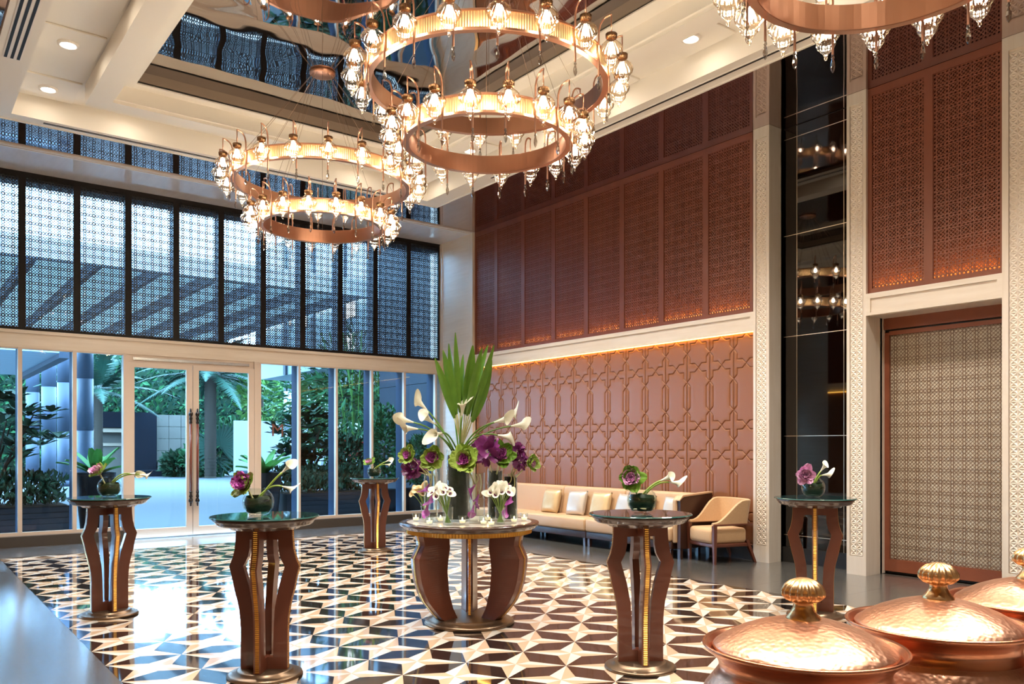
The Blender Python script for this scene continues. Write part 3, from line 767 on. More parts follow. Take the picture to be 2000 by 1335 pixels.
# sloping end arm: dark outside, tan edge and inside
def ya(u, v, d): return (u, d, v)
arm_poly = [(8.60, .14), (8.60, .80), (8.66, .85), (9.27, .885), (9.27, .14)]
MB().prism(arm_poly, 7.50, 7.555, ya).build('arm_panel', leather_dark, so)
ob = MB().prism([(8.57, .22), (8.57, .81), (8.64, .872), (9.27, .905), (9.27, .22)], 7.553, 7.625, ya).build('arm_pad', tan_fab, so, bev=.02, seg=3); smooth_angle(ob, 60)
ob = MB().prism([(8.575, .80), (8.575, .815), (8.645, .875), (9.27, .91), (9.27, .89), (8.66, .855)], 7.49, 7.56, ya).build('arm_edge', tan_fab, so)
MB().box(8.60, 8.65, 7.50, 7.55, 0, .15).build('leg', darkwood, so); MB().box(9.2, 9.25, 7.50, 7.55, 0, .15).build('leg', darkwood, so)

def cushion_mesh(m):
    mb = MB(); N = 14
    def f(s):
        def g(u, v):
            x, y = 2*u-1, 2*v-1
            t = max(0, (1-x**4)*(1-y**4))**.6*.075
            k = 1-.07*(1-abs(x*y))*(x*x+y*y)*.5
            return (x*.205*k, s*t, (y*.205*k))
        return g
    mb.grid(N, N, f(1)); mb.grid(N, N, f(-1))
    o = mb.mesh('cushion', m, True)
    b = bmesh.new(); b.from_mesh(o); bmesh.ops.remove_doubles(b, verts=b.verts, dist=.0008); bmesh.ops.recalc_face_normals(b, faces=b.faces); b.to_mesh(o); b.free()
    return o
gold_f = mat('gold_satin', (0.62, 0.44, 0.22), 0.38, 0.35, noise=(9, (0.70, 0.55, 0.34), .8), bump=('noise', 60, .25, .004))
silv_f = mat('silver_satin', (0.60, 0.56, 0.52), 0.34, 0.4, noise=(9, (0.68, 0.62, 0.54), .8), bump=('noise', 60, .25, .004))
cg, cs_ = cushion_mesh(gold_f), cushion_mesh(silv_f)
cu = [(10.62, 0, 'gold satin cushion on the sofa, half hidden beside the flower vases'), (9.98, 1, 'silver satin cushion on the sofa, second from the flower vases'), (9.42, 0, 'gold satin cushion in the middle of the sofa'),
      (8.88, 1, 'silver satin cushion on the sofa just before the bistro table bowl'), (8.5, 0, 'gold satin cushion on the sofa hidden behind the glass bowl'), (7.9, 1, 'silver satin cushion against the sofa end arm')]
rnd = random.Random(5)
for y, k, lab in cu:
    o = link('cushion', (cg, cs_)[k], None, (8.93, y, .425+.205*.95), (0, 0, 0))
    o.rotation_euler = (0, 0, PI/2+rnd.uniform(-.12, .12)); o.rotation_euler.rotate_axis('X', .30)
    o.rotation_euler.rotate_axis('Y', rnd.uniform(-.05, .05))
    tag(o, lab, 'cushion', 'satin cushions on the sofa')

# ================================================================== ARMCHAIR (front faces local -y)
ac = tag(thing('armchair', 'tan fabric tub armchair with dark wood legs beside the carved pilaster', 'armchair', (8.93, 7.10, 0), math.atan2(.286, -.958)+PI/2), None, None)
def taper(p0, p1, a, b):
    mb = MB(); p0 = Vector(p0); p1 = Vector(p1)
    vs = [p0+Vector((sx*a, sy*a, 0)) for sx, sy in ((-1,-1),(1,-1),(1,1),(-1,1))]+[p1+Vector((sx*b, sy*b, 0)) for sx, sy in ((-1,-1),(1,-1),(1,1),(-1,1))]
    return mb.add(vs, [(3,2,1,0),(4,5,6,7),(0,1,5,4),(1,2,6,5),(2,3,7,6),(3,0,4,7)])
for s in (-1, 1):
    taper((s*.29, -.28, 0), (s*.295, -.285, .505), .017, .026).build('leg', mahog, ac)
    taper((s*.27, .37, 0), (s*.25, .25, .30), .016, .024).build('leg', mahog, ac)
    rbox(s*.295-.02, s*.295+.02, -.30, .22, .50, .525, .006, 'arm_rail', mahog, ac)
rbox(-.27, .27, -.30, .27, .215, .265, .012, 'apron', mahog, ac)
ob = MB().box(-.265, .265, -.315, .25, .262, .465).build('seat', chair_fab, ac, bev=.05, seg=4); smooth_angle(ob, 70)
def shell():
    mb = MB(); N = 44; pts = []
    # plan: straight arms and a rounded back
    for i in range(N+1):
        t = i/N; 
        L = .50; arc = PI*.24; tot = 2*L+2*arc+.10
        s_ = t*tot
        if s_ < L: x, y, nx, ny = -.295, -.30+s_, 1, 0
        elif s_ < L+arc*.5*PI/ (PI*.5): 
            a = (s_-L)/arc*PI/2; x, y = -.055-.24*math.cos(a), .20+.10*math.sin(a)*1.0; nx, ny = math.cos(a), -math.sin(a)
        elif s_ < L+arc+.10: x, y, nx, ny = -.055+(s_-L-arc)*1.1, .30, 0, -1
        elif s_ < L+2*arc+.10:
            a = (1-(s_-L-arc-.10)/arc)*PI/2; x, y = .055+.24*math.cos(a), .20+.10*math.sin(a); nx, ny = -math.cos(a), -math.sin(a)
        else: x, y, nx, ny = .295, .20-(s_-L-2*arc-.10), -1, 0
        pts.append((x, y, nx, ny))
    rows = []
    for x, y, nx, ny in pts:
        k = max(0, min(1, (y+.30)/.46)); k = (k*k*(3-2*k))**1.25
        zt = .545+(.845-.545)*max(0, min(1, k)); zb = .515
        th = .045; lean = .05*max(0, (zt-.6)/.25)
        ox, oy = -nx*lean, -ny*lean
        rows.append([(x, y, zb), (x+ox, y+oy, zt-.012), (x+ox+nx*th*.5, y+oy+ny*th*.5, zt), (x+ox+nx*th, y+oy+ny*th, zt-.012), (x+nx*th, y+ny*th, zb)])
    vs = [p for r in rows for p in r]; n = 5
    fs = [(i*n+j, i*n+(j+1) % n, (i+1)*n+(j+1) % n, (i+1)*n+j) for i in range(len(rows)-1) for j in range(n)]
    fs += [tuple(range(n)), tuple((len(rows)-1)*n+j for j in reversed(range(n)))]
    return mb.add(vs, fs)
ob = shell().build('backrest', chair_fab, ac, True); smooth_angle(ob, 50)

# ================================================================== COPPER POTS on a console
cons = tag(thing('console_table', 'dark wood console table under the row of copper pots', 'table', (2.72, 1.26, 0)), None, None)
MB().box(-1.15, 1.15, -.36, .36, .50, .56).build('table_top', darkwood, cons)
for sx in (-1.05, 1.05):
    for sy in (-.29, .29): MB().box(sx-.04, sx+.04, sy-.04, sy+.04, 0, .50).build('leg', darkwood, cons)
RP = .275
body_me = MB().lathe([(.001, .002), (.16, .0), (.24, .03), (.28, .09), (.298, .15), (.302, .185), (.306, .19), (.306, .20), (.302, .205), (.294, .25), (.272, .30), (.245, .335), (.232, .355), (.232, .37), (.238, .385), (.26, .405), (RP, .418), (RP+.004, .424), (RP, .43), (RP-.008, .424), (.25, .405), (.236, .39), (.228, .37)], 72).mesh('pot', copper_s, True)
body_h = MB().lathe([(.2805, .09), (.2985, .15), (.3025, .185), (.3025, .205), (.2945, .25), (.2725, .30), (.2455, .335)], 72).mesh('hammered_belly', copper, True)
rim_h = None
lid_me = MB().lathe([(.246, .412), (.25, .418), (.246, .424), (.22, .442), (.18, .464), (.13, .484), (.08, .498), (.04, .504), (.001, .506)], 72).mesh('lid', copper, True)
knob_me = MB().lathe([(.048, .50), (.047, .508), (.034, .522), (.028, .535), (.026, .545), (.030, .552)], 32).mesh('knob_foot', brass, True)
kn = [(.026, .548), (.044, .555), (.056, .568), (.057, .582), (.048, .598), (.034, .610), (.016, .617), (.001, .619)]
knob2_me = MB().lathe(kn, 96, rib=(16, .07, [.4, 1, 1, 1, 1, .8, .5, 0])).mesh('knob', brass, True)
def pot(x, y, lab):
    o = tag(link('copper_pot', body_me, None, (x, y, .56)), lab, 'pot', 'lidded hammered copper pots')
    link('hammered_belly', body_h, o)
    l = link('lid', lid_me, o); k = link('knob', knob2_me, l); link('knob_foot', knob_me, l)
pot(2.06, 1.345, 'lidded hammered copper pot, nearest of the row and lowest in view')
pot(2.675, 1.26, 'lidded hammered copper pot in the middle of the row')
pot(3.34, 1.24, 'lidded hammered copper pot at the far end, cut off by the edge')

# ================================================================== FLOWERS AND GLASS
RV = Vector((math.cos(TH), -math.sin(TH), 0)); FV = Vector((math.sin(TH), math.cos(TH), 0)); ZV = Vector((0, 0, 1))
def orient(d, up=None):
    d = Vector(d).normalized(); return d.to_track_quat('Z', 'Y').to_matrix().to_4x4()
rf = random.Random(11)
def petal_patch(mb, M, L, Wd, cup, curl, ruff, rnd, n=6, m=6):
    """petal growing along local +x from the origin, cupped, ruffled at the rim; M places it"""
    ph = rnd.uniform(0, 6.28)
    def g(u, v):
        x = u*L; wv = Wd*math.sin(PI*min(1, .12+u*.80))**.7
        y = (v-.5)*2*wv
        z = cup*u*u*L+abs(v-.5)**2*curl*L+ruff*L*u*u*math.sin(ph+v*17+u*4)
        return M @ Vector((x, y, z))
    mb.grid(n, m, g)
def kale(c, d, R, lab, heart=pink_fl, outer=leaf_y, group='ornamental kale blooms', stem=None, nout=8, hs=1.0):
    """rosette: outer leaves are parts, the heart one part"""
    o = tag(thing('ornamental_kale', lab, 'flower', c, 0, group), None, None)
    Q = orient(d); seed = rf.randint(0, 9999); rr = random.Random(seed)
    for k in range(nout+nout//2):
        mb = MB(); a = 2*PI*k/nout+rr.uniform(-.25, .25)
        tilt = rr.uniform(.05, .5) if k < nout else rr.uniform(.6, .95)
        M = Q @ Matrix.Rotation(a, 4, 'Z') @ Matrix.Rotation(-tilt, 4, 'Y')
        petal_patch(mb, M, R*rr.uniform(.85, 1.15)*(1 if k < nout else .85), R*.44, .22, .42, .085, rr, 7, 8)
        mb.build('outer_leaf', outer, o, True, fix=False)
    mb = MB()
    for ringi, (n, L, tl) in enumerate(((8, .66, .75), (7, .56, 1.0), (6, .45, 1.2), (4, .34, 1.38))):
        for k in range(n):
            a = 2*PI*(k+.5*(ringi % 2))/n+rr.uniform(-.2, .2)
            M = Q @ Matrix.Rotation(a, 4, 'Z') @ Matrix.Rotation(-tl+rr.uniform(-.1, .1), 4, 'Y')
            petal_patch(mb, M, R*L*hs*rr.uniform(.9, 1.1), R*.30*hs, .1, .5, .10, rr, 5, 5)
    mb.build('heart', heart, o, True, fix=False)
    if stem is not None:
        s = [Vector((0, 0, 0)), (Vector(stem)-Vector(c))*.5+Vector((0, 0, .0)), Vector(stem)-Vector(c)]
        MB().tube(s, .007, 8).build('stem', stem_p, o, True)
    return o
def spathe_mesh(L, R, m, throat=None, name='spathe'):
    mb = MB()
    def g(u, v):
        a = (u-.5)*2*PI*1.04; r = .10*R+.42*R*v+R*.48*v**5; tip = (.5+.5*math.cos(a))**2
        z = L*v*(.68+.42*tip)-.10*L*v**6*(1-tip); bend = .55*R*v**5*tip
        return ((r+bend)*math.cos(a), r*math.sin(a), z)
    mb.grid(18, 8, g)
    mb.tube([(0, 0, L*.1), (0, 0, L*.62)], [.10*R, .05*R], 6)
    if throat:
        mb.mi = 1
        def g2(u, v):
            a = u*2*PI; v2 = .25+.5*v; r = (.10*R+.42*R*v2+R*.48*v2**5)*.93
            return (r*math.cos(a), r*math.sin(a), L*v2*.72)
        mb.grid(12, 3, g2)
    return mb.mesh(name, [m, throat] if throat else m, True, fix=False)
sp_white = spathe_mesh(.115, .036, white_fl)
sp_big = spathe_mesh(.175, .056, white_fl)
sp_small = spathe_mesh(.068, .034, white_fl, plum)
sp_cream = spathe_mesh(.068, .032, cream_fl)
sp_violet = spathe_mesh(.12, .036, violet_fl)
def calla(pts, me, lab, group, sm=stem_m, r=.005, roll=0):
    """stem through pts, flower at the last one pointing along the end"""
    b = Vector(pts[0]); P = [Vector(p)-b for p in pts]
    # smooth the stem
    if len(P) == 3:
        P = [P[0]*(1-t)**2+P[1]*2*t*(1-t)+P[2]*t*t for t in [i/8 for i in range(9)]]
    o = tag(thing('calla_lily', lab, 'flower', b, 0, group), None, None)
    MB().tube(P, r, 6).build('stem', sm, o, True)
    d = (P[-1]-P[-2]).normalized()
    s = link('spathe', me, o); s.matrix_local = Matrix.Translation(P[-1]-d*.004) @ orient(d) @ Matrix.Rotation(roll, 4, 'Z')
    return o
bowl_p = [(.001, .004), (.05, .0), (.075, .016), (.096, .048), (.104, .085), (.101, .115), (.088, .145), (.066, .168), (.058, .178), (.060, .182), (.054, .178), (.062, .166), (.084, .143), (.097, .114), (.100, .085), (.092, .05), (.071, .02), (.001, .010)]
bowl_me = MB().lathe(bowl_p, 40).mesh('glass_bowl', vase_glass, True)
water_me = MB().lathe([(.001, .011), (.068, .02), (.089, .05), (.097, .085), (.094, .112), (.001, .112)], 32).mesh('water', glass_mat('water', (.80, .88, .84), .04, .4), True)
def coil_mesh(seed):
    r_ = random.Random(seed); mb = MB()
    for k in range(24):
        a0 = r_.uniform(0, 6.28); z0 = r_.uniform(.025, .12); sl = r_.uniform(-.035, .035); ln = r_.uniform(2.2, 4.2); wd = r_.uniform(.007, .013); rr = r_.uniform(.80, .93)
        def g(u, v):
            a = a0+ln*u; z = z0+sl*math.sin(2*u*PI*.5)+(v-.5)*2*wd; z = max(.018, min(.135, z))
            rad = rr*math.sqrt(max(.0004, .0985**2-(z-.083)**2))
            return (rad*math.cos(a), rad*math.sin(a), z)
        mb.grid(22, 1, g)
    return mb.mesh('coiled_leaf', leaf_d, True, fix=False)
coils = [coil_mesh(s) for s in (1, 2, 3)]
def arrangement(t, off, kale_p, kale_d, kr, heart, outer, callas, where, khue):
    x, y = t[0], t[1]; O = Vector((x, y, 1.0815))+RV*off[0]+FV*off[1]
    b = tag(link('glass_bowl', bowl_me, None, O), 'round clear glass bowl vase on %s' % where, 'vase', 'glass bowl vases'); link('water', water_me, b)
    tag(link('coiled_leaf', coils[int(x*7) % 3], None, O, (0, 0, x)), 'dark leaves coiled inside the glass bowl on %s' % where, 'leaf', 'leaves coiled in the glass bowls')
    def P(r, u, d=0): return O+RV*r+ZV*u+FV*d
    kd = RV*kale_d[0]+ZV*kale_d[1]+FV*kale_d[2]
    kale(P(*kale_p), kd, kr, '%s ornamental kale in the glass bowl on %s' % (khue, where), heart, outer, 'kale blooms in glass bowls', stem=P(-.01, .06), nout=6, hs=1.45 if khue in ('magenta', 'pale pink') else 1.25)
    for k, c in enumerate(callas):
        calla([P(*q) for q in c], sp_white, '%s white calla lily in the glass bowl on %s' % (('upper', 'lower')[k], where), 'callas in glass bowls', leaf_y, .007, roll=k*2)
arrangement(TABS[0], (-.045, 0), (-.075, .20, -.03), (-.35, .45, -.8), .102, pink_fl, leaf_y, [[(.0, .10), (.08, .22, 0), (.16, .29)], [(.0, .12), (.08, .22, 0), (.16, .195)]], 'the bistro table before the glass door', 'magenta')
arrangement(TABS[1], (.012, 0), (-.075, .235, -.03), (-.25, .3, -.9), .108, pale_fl, leaf_l, [[(.0, .12), (.06, .20), (.13, .225)], [(.02, .12), (.09, .225), (.19, .215)]], 'the bistro table before the sofa', 'green-rimmed pink')
arrangement(TABS[2], (.0, 0), (-.07, .21, -.03), (-.4, .75, -.5), .102, pale_fl, leaf_y, [[(.02, .13), (.10, .23), (.19, .215)], [(.03, .12), (.12, .23), (.28, .205)]], 'the bistro table at the left', 'pale pink')
arrangement(TABS[3], (-.01, 0), (-.06, .205, -.03), (-.2, .7, -.6), .102, pale_fl, leaf_l, [[(.0, .13), (.08, .20), (.17, .235)], [(.02, .12), (.08, .20), (.16, .195)]], 'the distant bistro table', 'small green')
arrangement(TABS[4], (-.015, 0), (-.085, .20, -.03), (-.2, .2, -.9), .102, pale_fl, pale_fl, [[(.0, .12), (.03, .19), (.065, .235)], [(.02, .13), (.05, .20), (.075, .20)]], 'the bistro table before the black mirror', 'open lilac')

# ---- centre display
OT = Vector((4.07, 5.96, 0)); TZ = .8895
def D(u, v, d=0.0):
    """photo-plane position over the middle of the centre table"""
    return OT+RV*((u-919)/222.0)+ZV*(1.55-(v-870.45)/222.0)+FV*d
def T(r, d): return OT+RV*r+FV*d+ZV*TZ
def cyl_vase(r, d, R, h, lab, lined=False):
    o = tag(link('glass_cylinder', MB().lathe([(.001, 0), (R, 0), (R, h), (R-.004, h), (R-.004, .012), (.001, .012)], 36).mesh('glass_cylinder', vase_glass, True), None, T(r, d)), lab, 'vase', 'glass cylinder vases')
    if lined:
        mb = MB()
        def g(u, v): return ((R-.008)*math.cos(u*2*PI), (R-.008)*math.sin(u*2*PI), .02+(h*lined-.02)*v)
        mb.grid(28, 6, g)
        tag(link('lining_leaf', mb.mesh('lining_leaf', mat('lining_leaf', (.008, .015, .006), .7, spec=.1, noise=(20, (.003, .006, .003), .6, (1, 1, 6))), True, fix=False), None, T(r, d)), 'dark ribbed leaf lining ' + lab, 'leaf', 'leaf linings of the vases')
    return o
cyl_vase(-.10, .02, .105, .63, 'tall glass cylinder in the middle of the display', .92)
cyl_vase(-.33, -.08, .062, .43, 'clear glass cylinder on the door side of the display')
cyl_vase(.075, -.20, .068, .43, 'clear glass cylinder at the front of the display')
cyl_vase(.225, .10, .070, .46, 'dark-lined glass cylinder just right of the front cylinder', .95)
cyl_vase(.36, .02, .062, .41, 'dark-lined glass cylinder on the sofa side of the display', .95)
def inv(r, d, z0, z1, lab, k):
    calla([T(r, d)+ZV*z0, T(r+.01, d)+ZV*((z0+z1)/2)+RV*.02, T(r-.005, d)+ZV*z1], sp_violet, lab, 'violet callas under glass', stem_p, .005, roll=k)
k = 0
for r, d, nm in ((-.33, -.08, 'door-side'), (.075, -.20, 'front'), (.36, -.02, 'sofa-side')):
    for q, (dr_, z1) in enumerate(((-.02, .16), (.022, .25), (-.005, .335))):
        inv(r+dr_, d-.01*q, .42, z1, '%s violet calla hanging head-down inside the %s glass cylinder' % (('lowest', 'middle', 'topmost')[q], nm), k); k += 1
kale(D(805, 890, -.1), RV*-.45+ZV*.35-FV*.8, .095, 'pink-hearted kale at the door-side end of the centre display', pink_fl, leaf_y, stem=T(-.33, -.06)+ZV*.38)
kale(D(852, 893, -.16), RV*-.1+ZV*.15-FV*1, .115, 'yellow-green kale with pink heart over the door-side cylinder', pink_fl, leaf_y, stem=T(-.33, -.08)+ZV*.30)
kale(D(913, 900, -.24), RV*-.1+ZV*.45-FV*.9, .14, 'wide yellow-green kale at the front of the centre display', pink_fl, leaf_y, stem=T(.07, -.20)+ZV*.30, nout=10)
kale(D(980, 890, -.10), RV*.15+ZV*.4-FV*.9, .13, 'pink kale with lime leaves right of the purple bloom', pink_fl, leaf_l, stem=T(.225, .10)+ZV*.35)
kale(D(1037, 903, -.08), RV*.7+ZV*.1-FV*.7, .085, 'pale pink kale at the sofa-side end of the display', pale_fl, leaf_y, stem=T(.36, .02)+ZV*.34)
def bloom(c, R, lab, m=purple_fl, n=26, stem=None):
    o = tag(thing('purple_bloom', lab, 'flower', c, 0, 'deep purple blooms'), None, None); mb = MB(); rr = random.Random(int(R*1e4)+len(lab))
    for i in range(n):
        z = 1-2*(i+.5)/n; a = i*2.39996; rad = math.sqrt(1-z*z)
        d = Vector((rad*math.cos(a), rad*math.sin(a), z)); M = Matrix.Translation(d*R*.35) @ orient(d) @ Matrix.Rotation(rr.uniform(0, 6), 4, 'Z') @ Matrix.Rotation(-1.0, 4, 'Y')
        petal_patch(mb, M, R*.8, R*.42, .2, .6, .12, rr, 5, 5)
    mb.build('petals', m, o, True, fix=False)
    if stem is not None: MB().tube([(0, 0, 0), Vector(stem)-Vector(c)], .006, 6).build('stem', stem_p, o, True)
bloom(D(955, 880, -.16), .125, 'large deep purple bloom at the top of the centre display', stem=T(.2, .08)+ZV*.40)
bloom(D(808, 915, -.06), .085, 'deep purple bloom drooping at the door-side end of the display', stem=T(-.34, -.07)+ZV*.40)
bloom(D(828, 910, -.02), .06, 'small deep purple bloom behind the yellow-green kale', stem=T(-.33, -.07)+ZV*.40)
bloom(D(1012, 880, -.04), .07, 'upright dark purple bloom on the sofa side', stem=T(.36, .02)+ZV*.38)
bloom(D(1020, 900, -.06), .075, 'dark purple bloom beside the pale pink kale', stem=T(.36, .02)+ZV*.38)
# white lilies
wl_ = [((885, 880), (858, 835), (812, 825), 'pointing farthest left'), ((888, 880), (865, 830), (835, 800), 'rising up left'), ((890, 880), (862, 840), (822, 838), 'drooping left below the others'), ((890, 882), (872, 842), (852, 828), 'opening left of the leaf stems'),
       ((895, 880), (880, 840), (868, 846), 'hanging down over the kale'), ((898, 880), (892, 838), (888, 800), 'standing upright against the marble pier'), ((900, 880), (900, 845), (905, 812), 'tucked against the leaf stems'),
       ((905, 880), (925, 835), (968, 825), 'arching right'), ((906, 880), (935, 835), (985, 815), 'reaching right with raised tip'), ((908, 880), (945, 838), (1000, 832), 'pointing farthest right'), ((905, 880), (930, 838), (975, 850), 'drooping right')]
for i, (a, b, c, lab) in enumerate(wl_):
    dd = (-.08, .05, -.14, -.02, -.16, .06, -.05, -.08, .04, -.03, -.15)[i]
    calla([D(*a, 0), D(*b, dd*.6), D(*c, dd)], sp_big, 'large white lily of the centre display, %s' % lab, 'large white lilies of the centre display', leaf_b, .007, roll=i)
# broad leaves
def blade(base, mid, tip, wd, face, lab):
    o = tag(thing('broad_leaf', lab, 'leaf', base, 0, 'broad upright leaves of the centre display'), None, None)
    b = Vector(base); m_ = Vector(mid)-b; t_ = Vector(tip)-b
    def cur(t): return m_*2*t*(1-t)+t_*t*t
    s0 = .36
    MB().tube([cur(s0*i/5) for i in range(6)], .006, 6).build('stalk', stem_p, o, True)
    mb = MB(); fc = Vector(face).normalized()
    def g(u, v):
        t = s0+(1-s0)*u; p = cur(t); d = (cur(min(1, t+.02))-cur(t-.02)).normalized(); sd = d.cross(fc).normalized(); nn = sd.cross(d)
        ww = .82*wd*(math.sin(PI*min(1, u*.93+.05))**.75); k_ = (v-.5)*2
        return p+sd*ww*k_+nn*(abs(k_)*ww*.45)
    mb.grid(14, 6, g); mb.build('leaf_blade', leaf_b, o, True, fix=False)
lv = [((852, 700), (888, 800), -.02, .045, 'leaning farthest left'), ((866, 682), (890, 790), .06, .05, 'second from the left, turned away'), ((880, 672), (893, 790), -.06, .042, 'with its tip left of the tallest spike'), ((893, 652), (900, 790), -.1, .034, 'the tallest narrow spike'),
      ((906, 690), (902, 790), .08, .04, 'short and dark behind the spike'), ((926, 676), (912, 790), -.06, .062, 'broadest in the middle'), ((944, 682), (916, 795), -.1, .045, 'pale, right of the broadest'), ((955, 672), (922, 790), .06, .045, 'dark, behind on the right'), ((967, 674), (926, 800), -.02, .042, 'with its tip farthest right'), ((962, 702), (930, 815), .03, .06, 'low and broad on the sofa side')]
for (tp, md, dd, wd, lab) in lv:
    blade(D(903, 872, .02), D(*md, dd*.4), D(*tp, dd), wd, -FV+RV*rf.uniform(-.7, .7), 'broad green leaf of the centre display, %s' % lab)
# little bunches
def bunch(u, dr_, dd, me, n, lab, gl=True, hz=.30):
    base = T((u-919)/222.0, dd)
    v_ = tag(link('small_glass', MB().lathe([(.001, 0), (.040, 0), (.046, .15), (.043, .15), (.038, .01), (.001, .01)], 28).mesh('small_glass', vase_glass, True), None, base), 'small clear glass holding %s' % lab, 'vase', 'small bunch glasses')
    rr = random.Random(int(u))
    for k in range(n):
        a = k*2.39996; q = math.sqrt((k+.5)/n)*.085
        top = base+Vector((q*math.cos(a), q*math.sin(a), hz-q*q*9))+RV*dr_-FV*.03
        bt = base+Vector((-q*.35*math.cos(a), -q*.35*math.sin(a), .02))
        calla([bt, base+Vector((q*.75*math.cos(a), q*.75*math.sin(a), hz-.03-q*q*7))+RV*dr_*.7+FV*.012, top], me, 'tiny calla in the bunch of %s' % lab, 'callas of the bunch of %s' % lab, stem_m, .0035, roll=rr.uniform(0, 6))
bunch(883, -.04, -.36, sp_small, 13, 'white callas with plum throats on the door side')
bunch(980, 0, -.30, sp_small, 15, 'white callas with plum throats on the sofa side')
bunch(828, -.02, .22, sp_cream, 11, 'apricot callas behind the door-side cylinder', hz=.27)
# tea lights
cup_me = MB().lathe([(.001, 0), (.026, 0), (.037, .072), (.034, .072), (.024, .012), (.001, .012)], 24).mesh('candle_glass', vase_glass, True)
wax_me = MB().lathe([(.001, .013), (.023, .013), (.027, .034), (.001, .034)], 20).mesh('candle', wax, True)
flm_me = MB().lathe([(.001, .036), (.005, .042), (.004, .05), (.001, .058)], 8).mesh('flame', flame_m, True)
for (u, dd, lab) in ((815, -.02, 'alone at the door-side rim'), (848, -.32, 'in front of the door-side cylinder'), (864, -.08, 'between the door-side cylinder and the plum-throated bunch'), (909, -.28, 'in front of the dark middle cylinder'),
                     (955, .0, 'right of the front cylinder'), (964, -.42, 'at the front rim by the sofa-side bunch'), (949, -.34, 'just right of the front cylinder at the rim'), (1006, -.16, 'in front of the sofa-side cylinder'), (1026, .02, 'alone at the sofa-side rim')):
    g_ = tag(link('tealight_glass', cup_me, None, T((u-919)/222.0, dd)), 'small flared tealight glass %s' % lab, 'candle', 'tealights on the centre table')
    link('candle', wax_me, g_); link('flame', flm_me, g_)

# ================================================================== COURTYARD OUTSIDE
pav = mat('court_paving', (0.066, 0.076, 0.080), 0.7, spec=.15, noise=(1.2, (0.056, 0.065, 0.069), .5))
tag(MB().box(-40, 60, W+.40, 90, -.3, -.02).build('ground', pav), 'pale courtyard paving beyond the windows', 'ground', kind='structure')
blue_col = mat('column_blue', (0.038, 0.052, 0.075), 0.5, spec=0.2); pale_col = mat('column_pale', (0.1820, 0.1960, 0.2100), 0.4)
ext_wall = mat('wing_stone', (0.020, 0.026, 0.034), 0.7, spec=0.12, noise=(5, (0.014, 0.019, 0.025), .5)); ext_dark = mat('portal_dark', (0.006, 0.008, 0.012), 0.8, spec=0.05)
ext_white = mat('white_wall', (0.1650, 0.1800, 0.1875), 0.6); ext_beige = mat('beige_stone', (0.0825, 0.0750, 0.0600), 0.7, noise=(3, (0.0562, 0.0510, 0.0413), .5))
soff = mat('canopy_soffit', (0.45, 0.55, 0.62), 0.5); raft = mat('rafter', (0.05, 0.065, 0.085), 0.5)
trunk_m = mat('bark', (0.040, 0.034, 0.027), 0.9, spec=.05); pot_blk = mat('pot_black', (0.004, 0.004, 0.005), 0.6, spec=.08)
f_dark = mat('foliage_dark', (0.010, 0.032, 0.015), 0.6, spec=.12); f_mid = mat('foliage_mid', (0.018, 0.075, 0.028), 0.6, spec=.12); f_light = mat('foliage_light', (0.055, 0.14, 0.03), 0.6, spec=.12)
f_teal = mat('foliage_teal', (0.010, 0.036, 0.024), 0.6, spec=.12); f_red = mat('red_flower', (0.45, 0.03, 0.02), 0.5)
def leaves_mb(n, pos, size, asp, seed, mb=None, up=.3):
    r_ = random.Random(seed); mb = mb or MB()
    for i in range(n):
        p, out = pos(r_); p = Vector(p)
        d = (Vector(out)+Vector((r_.uniform(-1, 1), r_.uniform(-1, 1), r_.uniform(-.6, 1)+up))*.8).normalized()
        sd = d.cross(Vector((r_.uniform(-1, 1), r_.uniform(-1, 1), r_.uniform(-1, 1)))).normalized(); nn = sd.cross(d)
        L = size*r_.uniform(.6, 1.25); wv = L*asp
        mb.add([p, p+d*L*.5+sd*wv+nn*L*.08, p+d*L-nn*L*.12, p+d*L*.5-sd*wv+nn*L*.08], [(0, 1, 2), (0, 2, 3)])
    return mb
def blob(c, rx, ry, rz):
    def f(r_):
        while True:
            v = Vector((r_.uniform(-1, 1), r_.uniform(-1, 1), r_.uniform(-1, 1)))
            if .35 < v.length < 1: break
        return (c[0]+v.x*rx, c[1]+v.y*ry, c[2]+v.z*rz), v.normalized()
    return f
def slab_pos(x0, x1, y0, y1, z0, z1, out):
    def f(r_): return (r_.uniform(x0, x1), r_.uniform(y0, y1), r_.uniform(z0, z1)), out
    return f
def plant(name, lab, cat, loc, parts, group=None):
    o = tag(thing(name, lab, cat, loc, 0, group), None, None)
    for nm, mb, m, stuff in parts:
        c = mb.build(nm, m, o, True, fix=False)
        if stuff: c['kind'] = 'stuff'
    return o
def X_at(u, Y):
    t = (u-1000)/FPX; return Y*(math.sin(TH)+t*math.cos(TH))/(math.cos(TH)-t*math.sin(TH))

# columns of the colonnade
def column(x, y, r, h, m, lab):
    o = tag(thing('round_column', lab, 'column', (x, y, -.02), 0, 'round courtyard columns'), None, None)
    z = 0
    for k, hh in enumerate((.25, 1.9, 1.9, 1.9, h-5.95)):
        rr = r*1.06 if k == 0 else r
        MB().lathe([(.001, z), (rr, z), (rr, z+hh-.03), (r-.012, z+hh-.03), (r-.012, z+hh), (.001, z+hh)], 28).build('drum', m, o, True, fix=False); z += hh
column(5.75, 33.4, .29, 8, blue_col, 'blue-grey round column left of the glass door')
column(5.5, 36.0, .27, 8, blue_col, 'blue-grey round column behind the shrub, next to the canopy edge')
column(5.35, 38.9, .28, 8, blue_col, 'blue-grey round column behind the shrub, middle of three')
column(5.3, 43.3, .28, 8, blue_col, 'farthest blue-grey round column under the canopy edge')
column(14.4, 35.6, .2, 8, pale_col, 'pale round column just right of the glass door')
column(15.25, 35, .19, 8, pale_col, 'pale round column over the shrub, beside its twin')
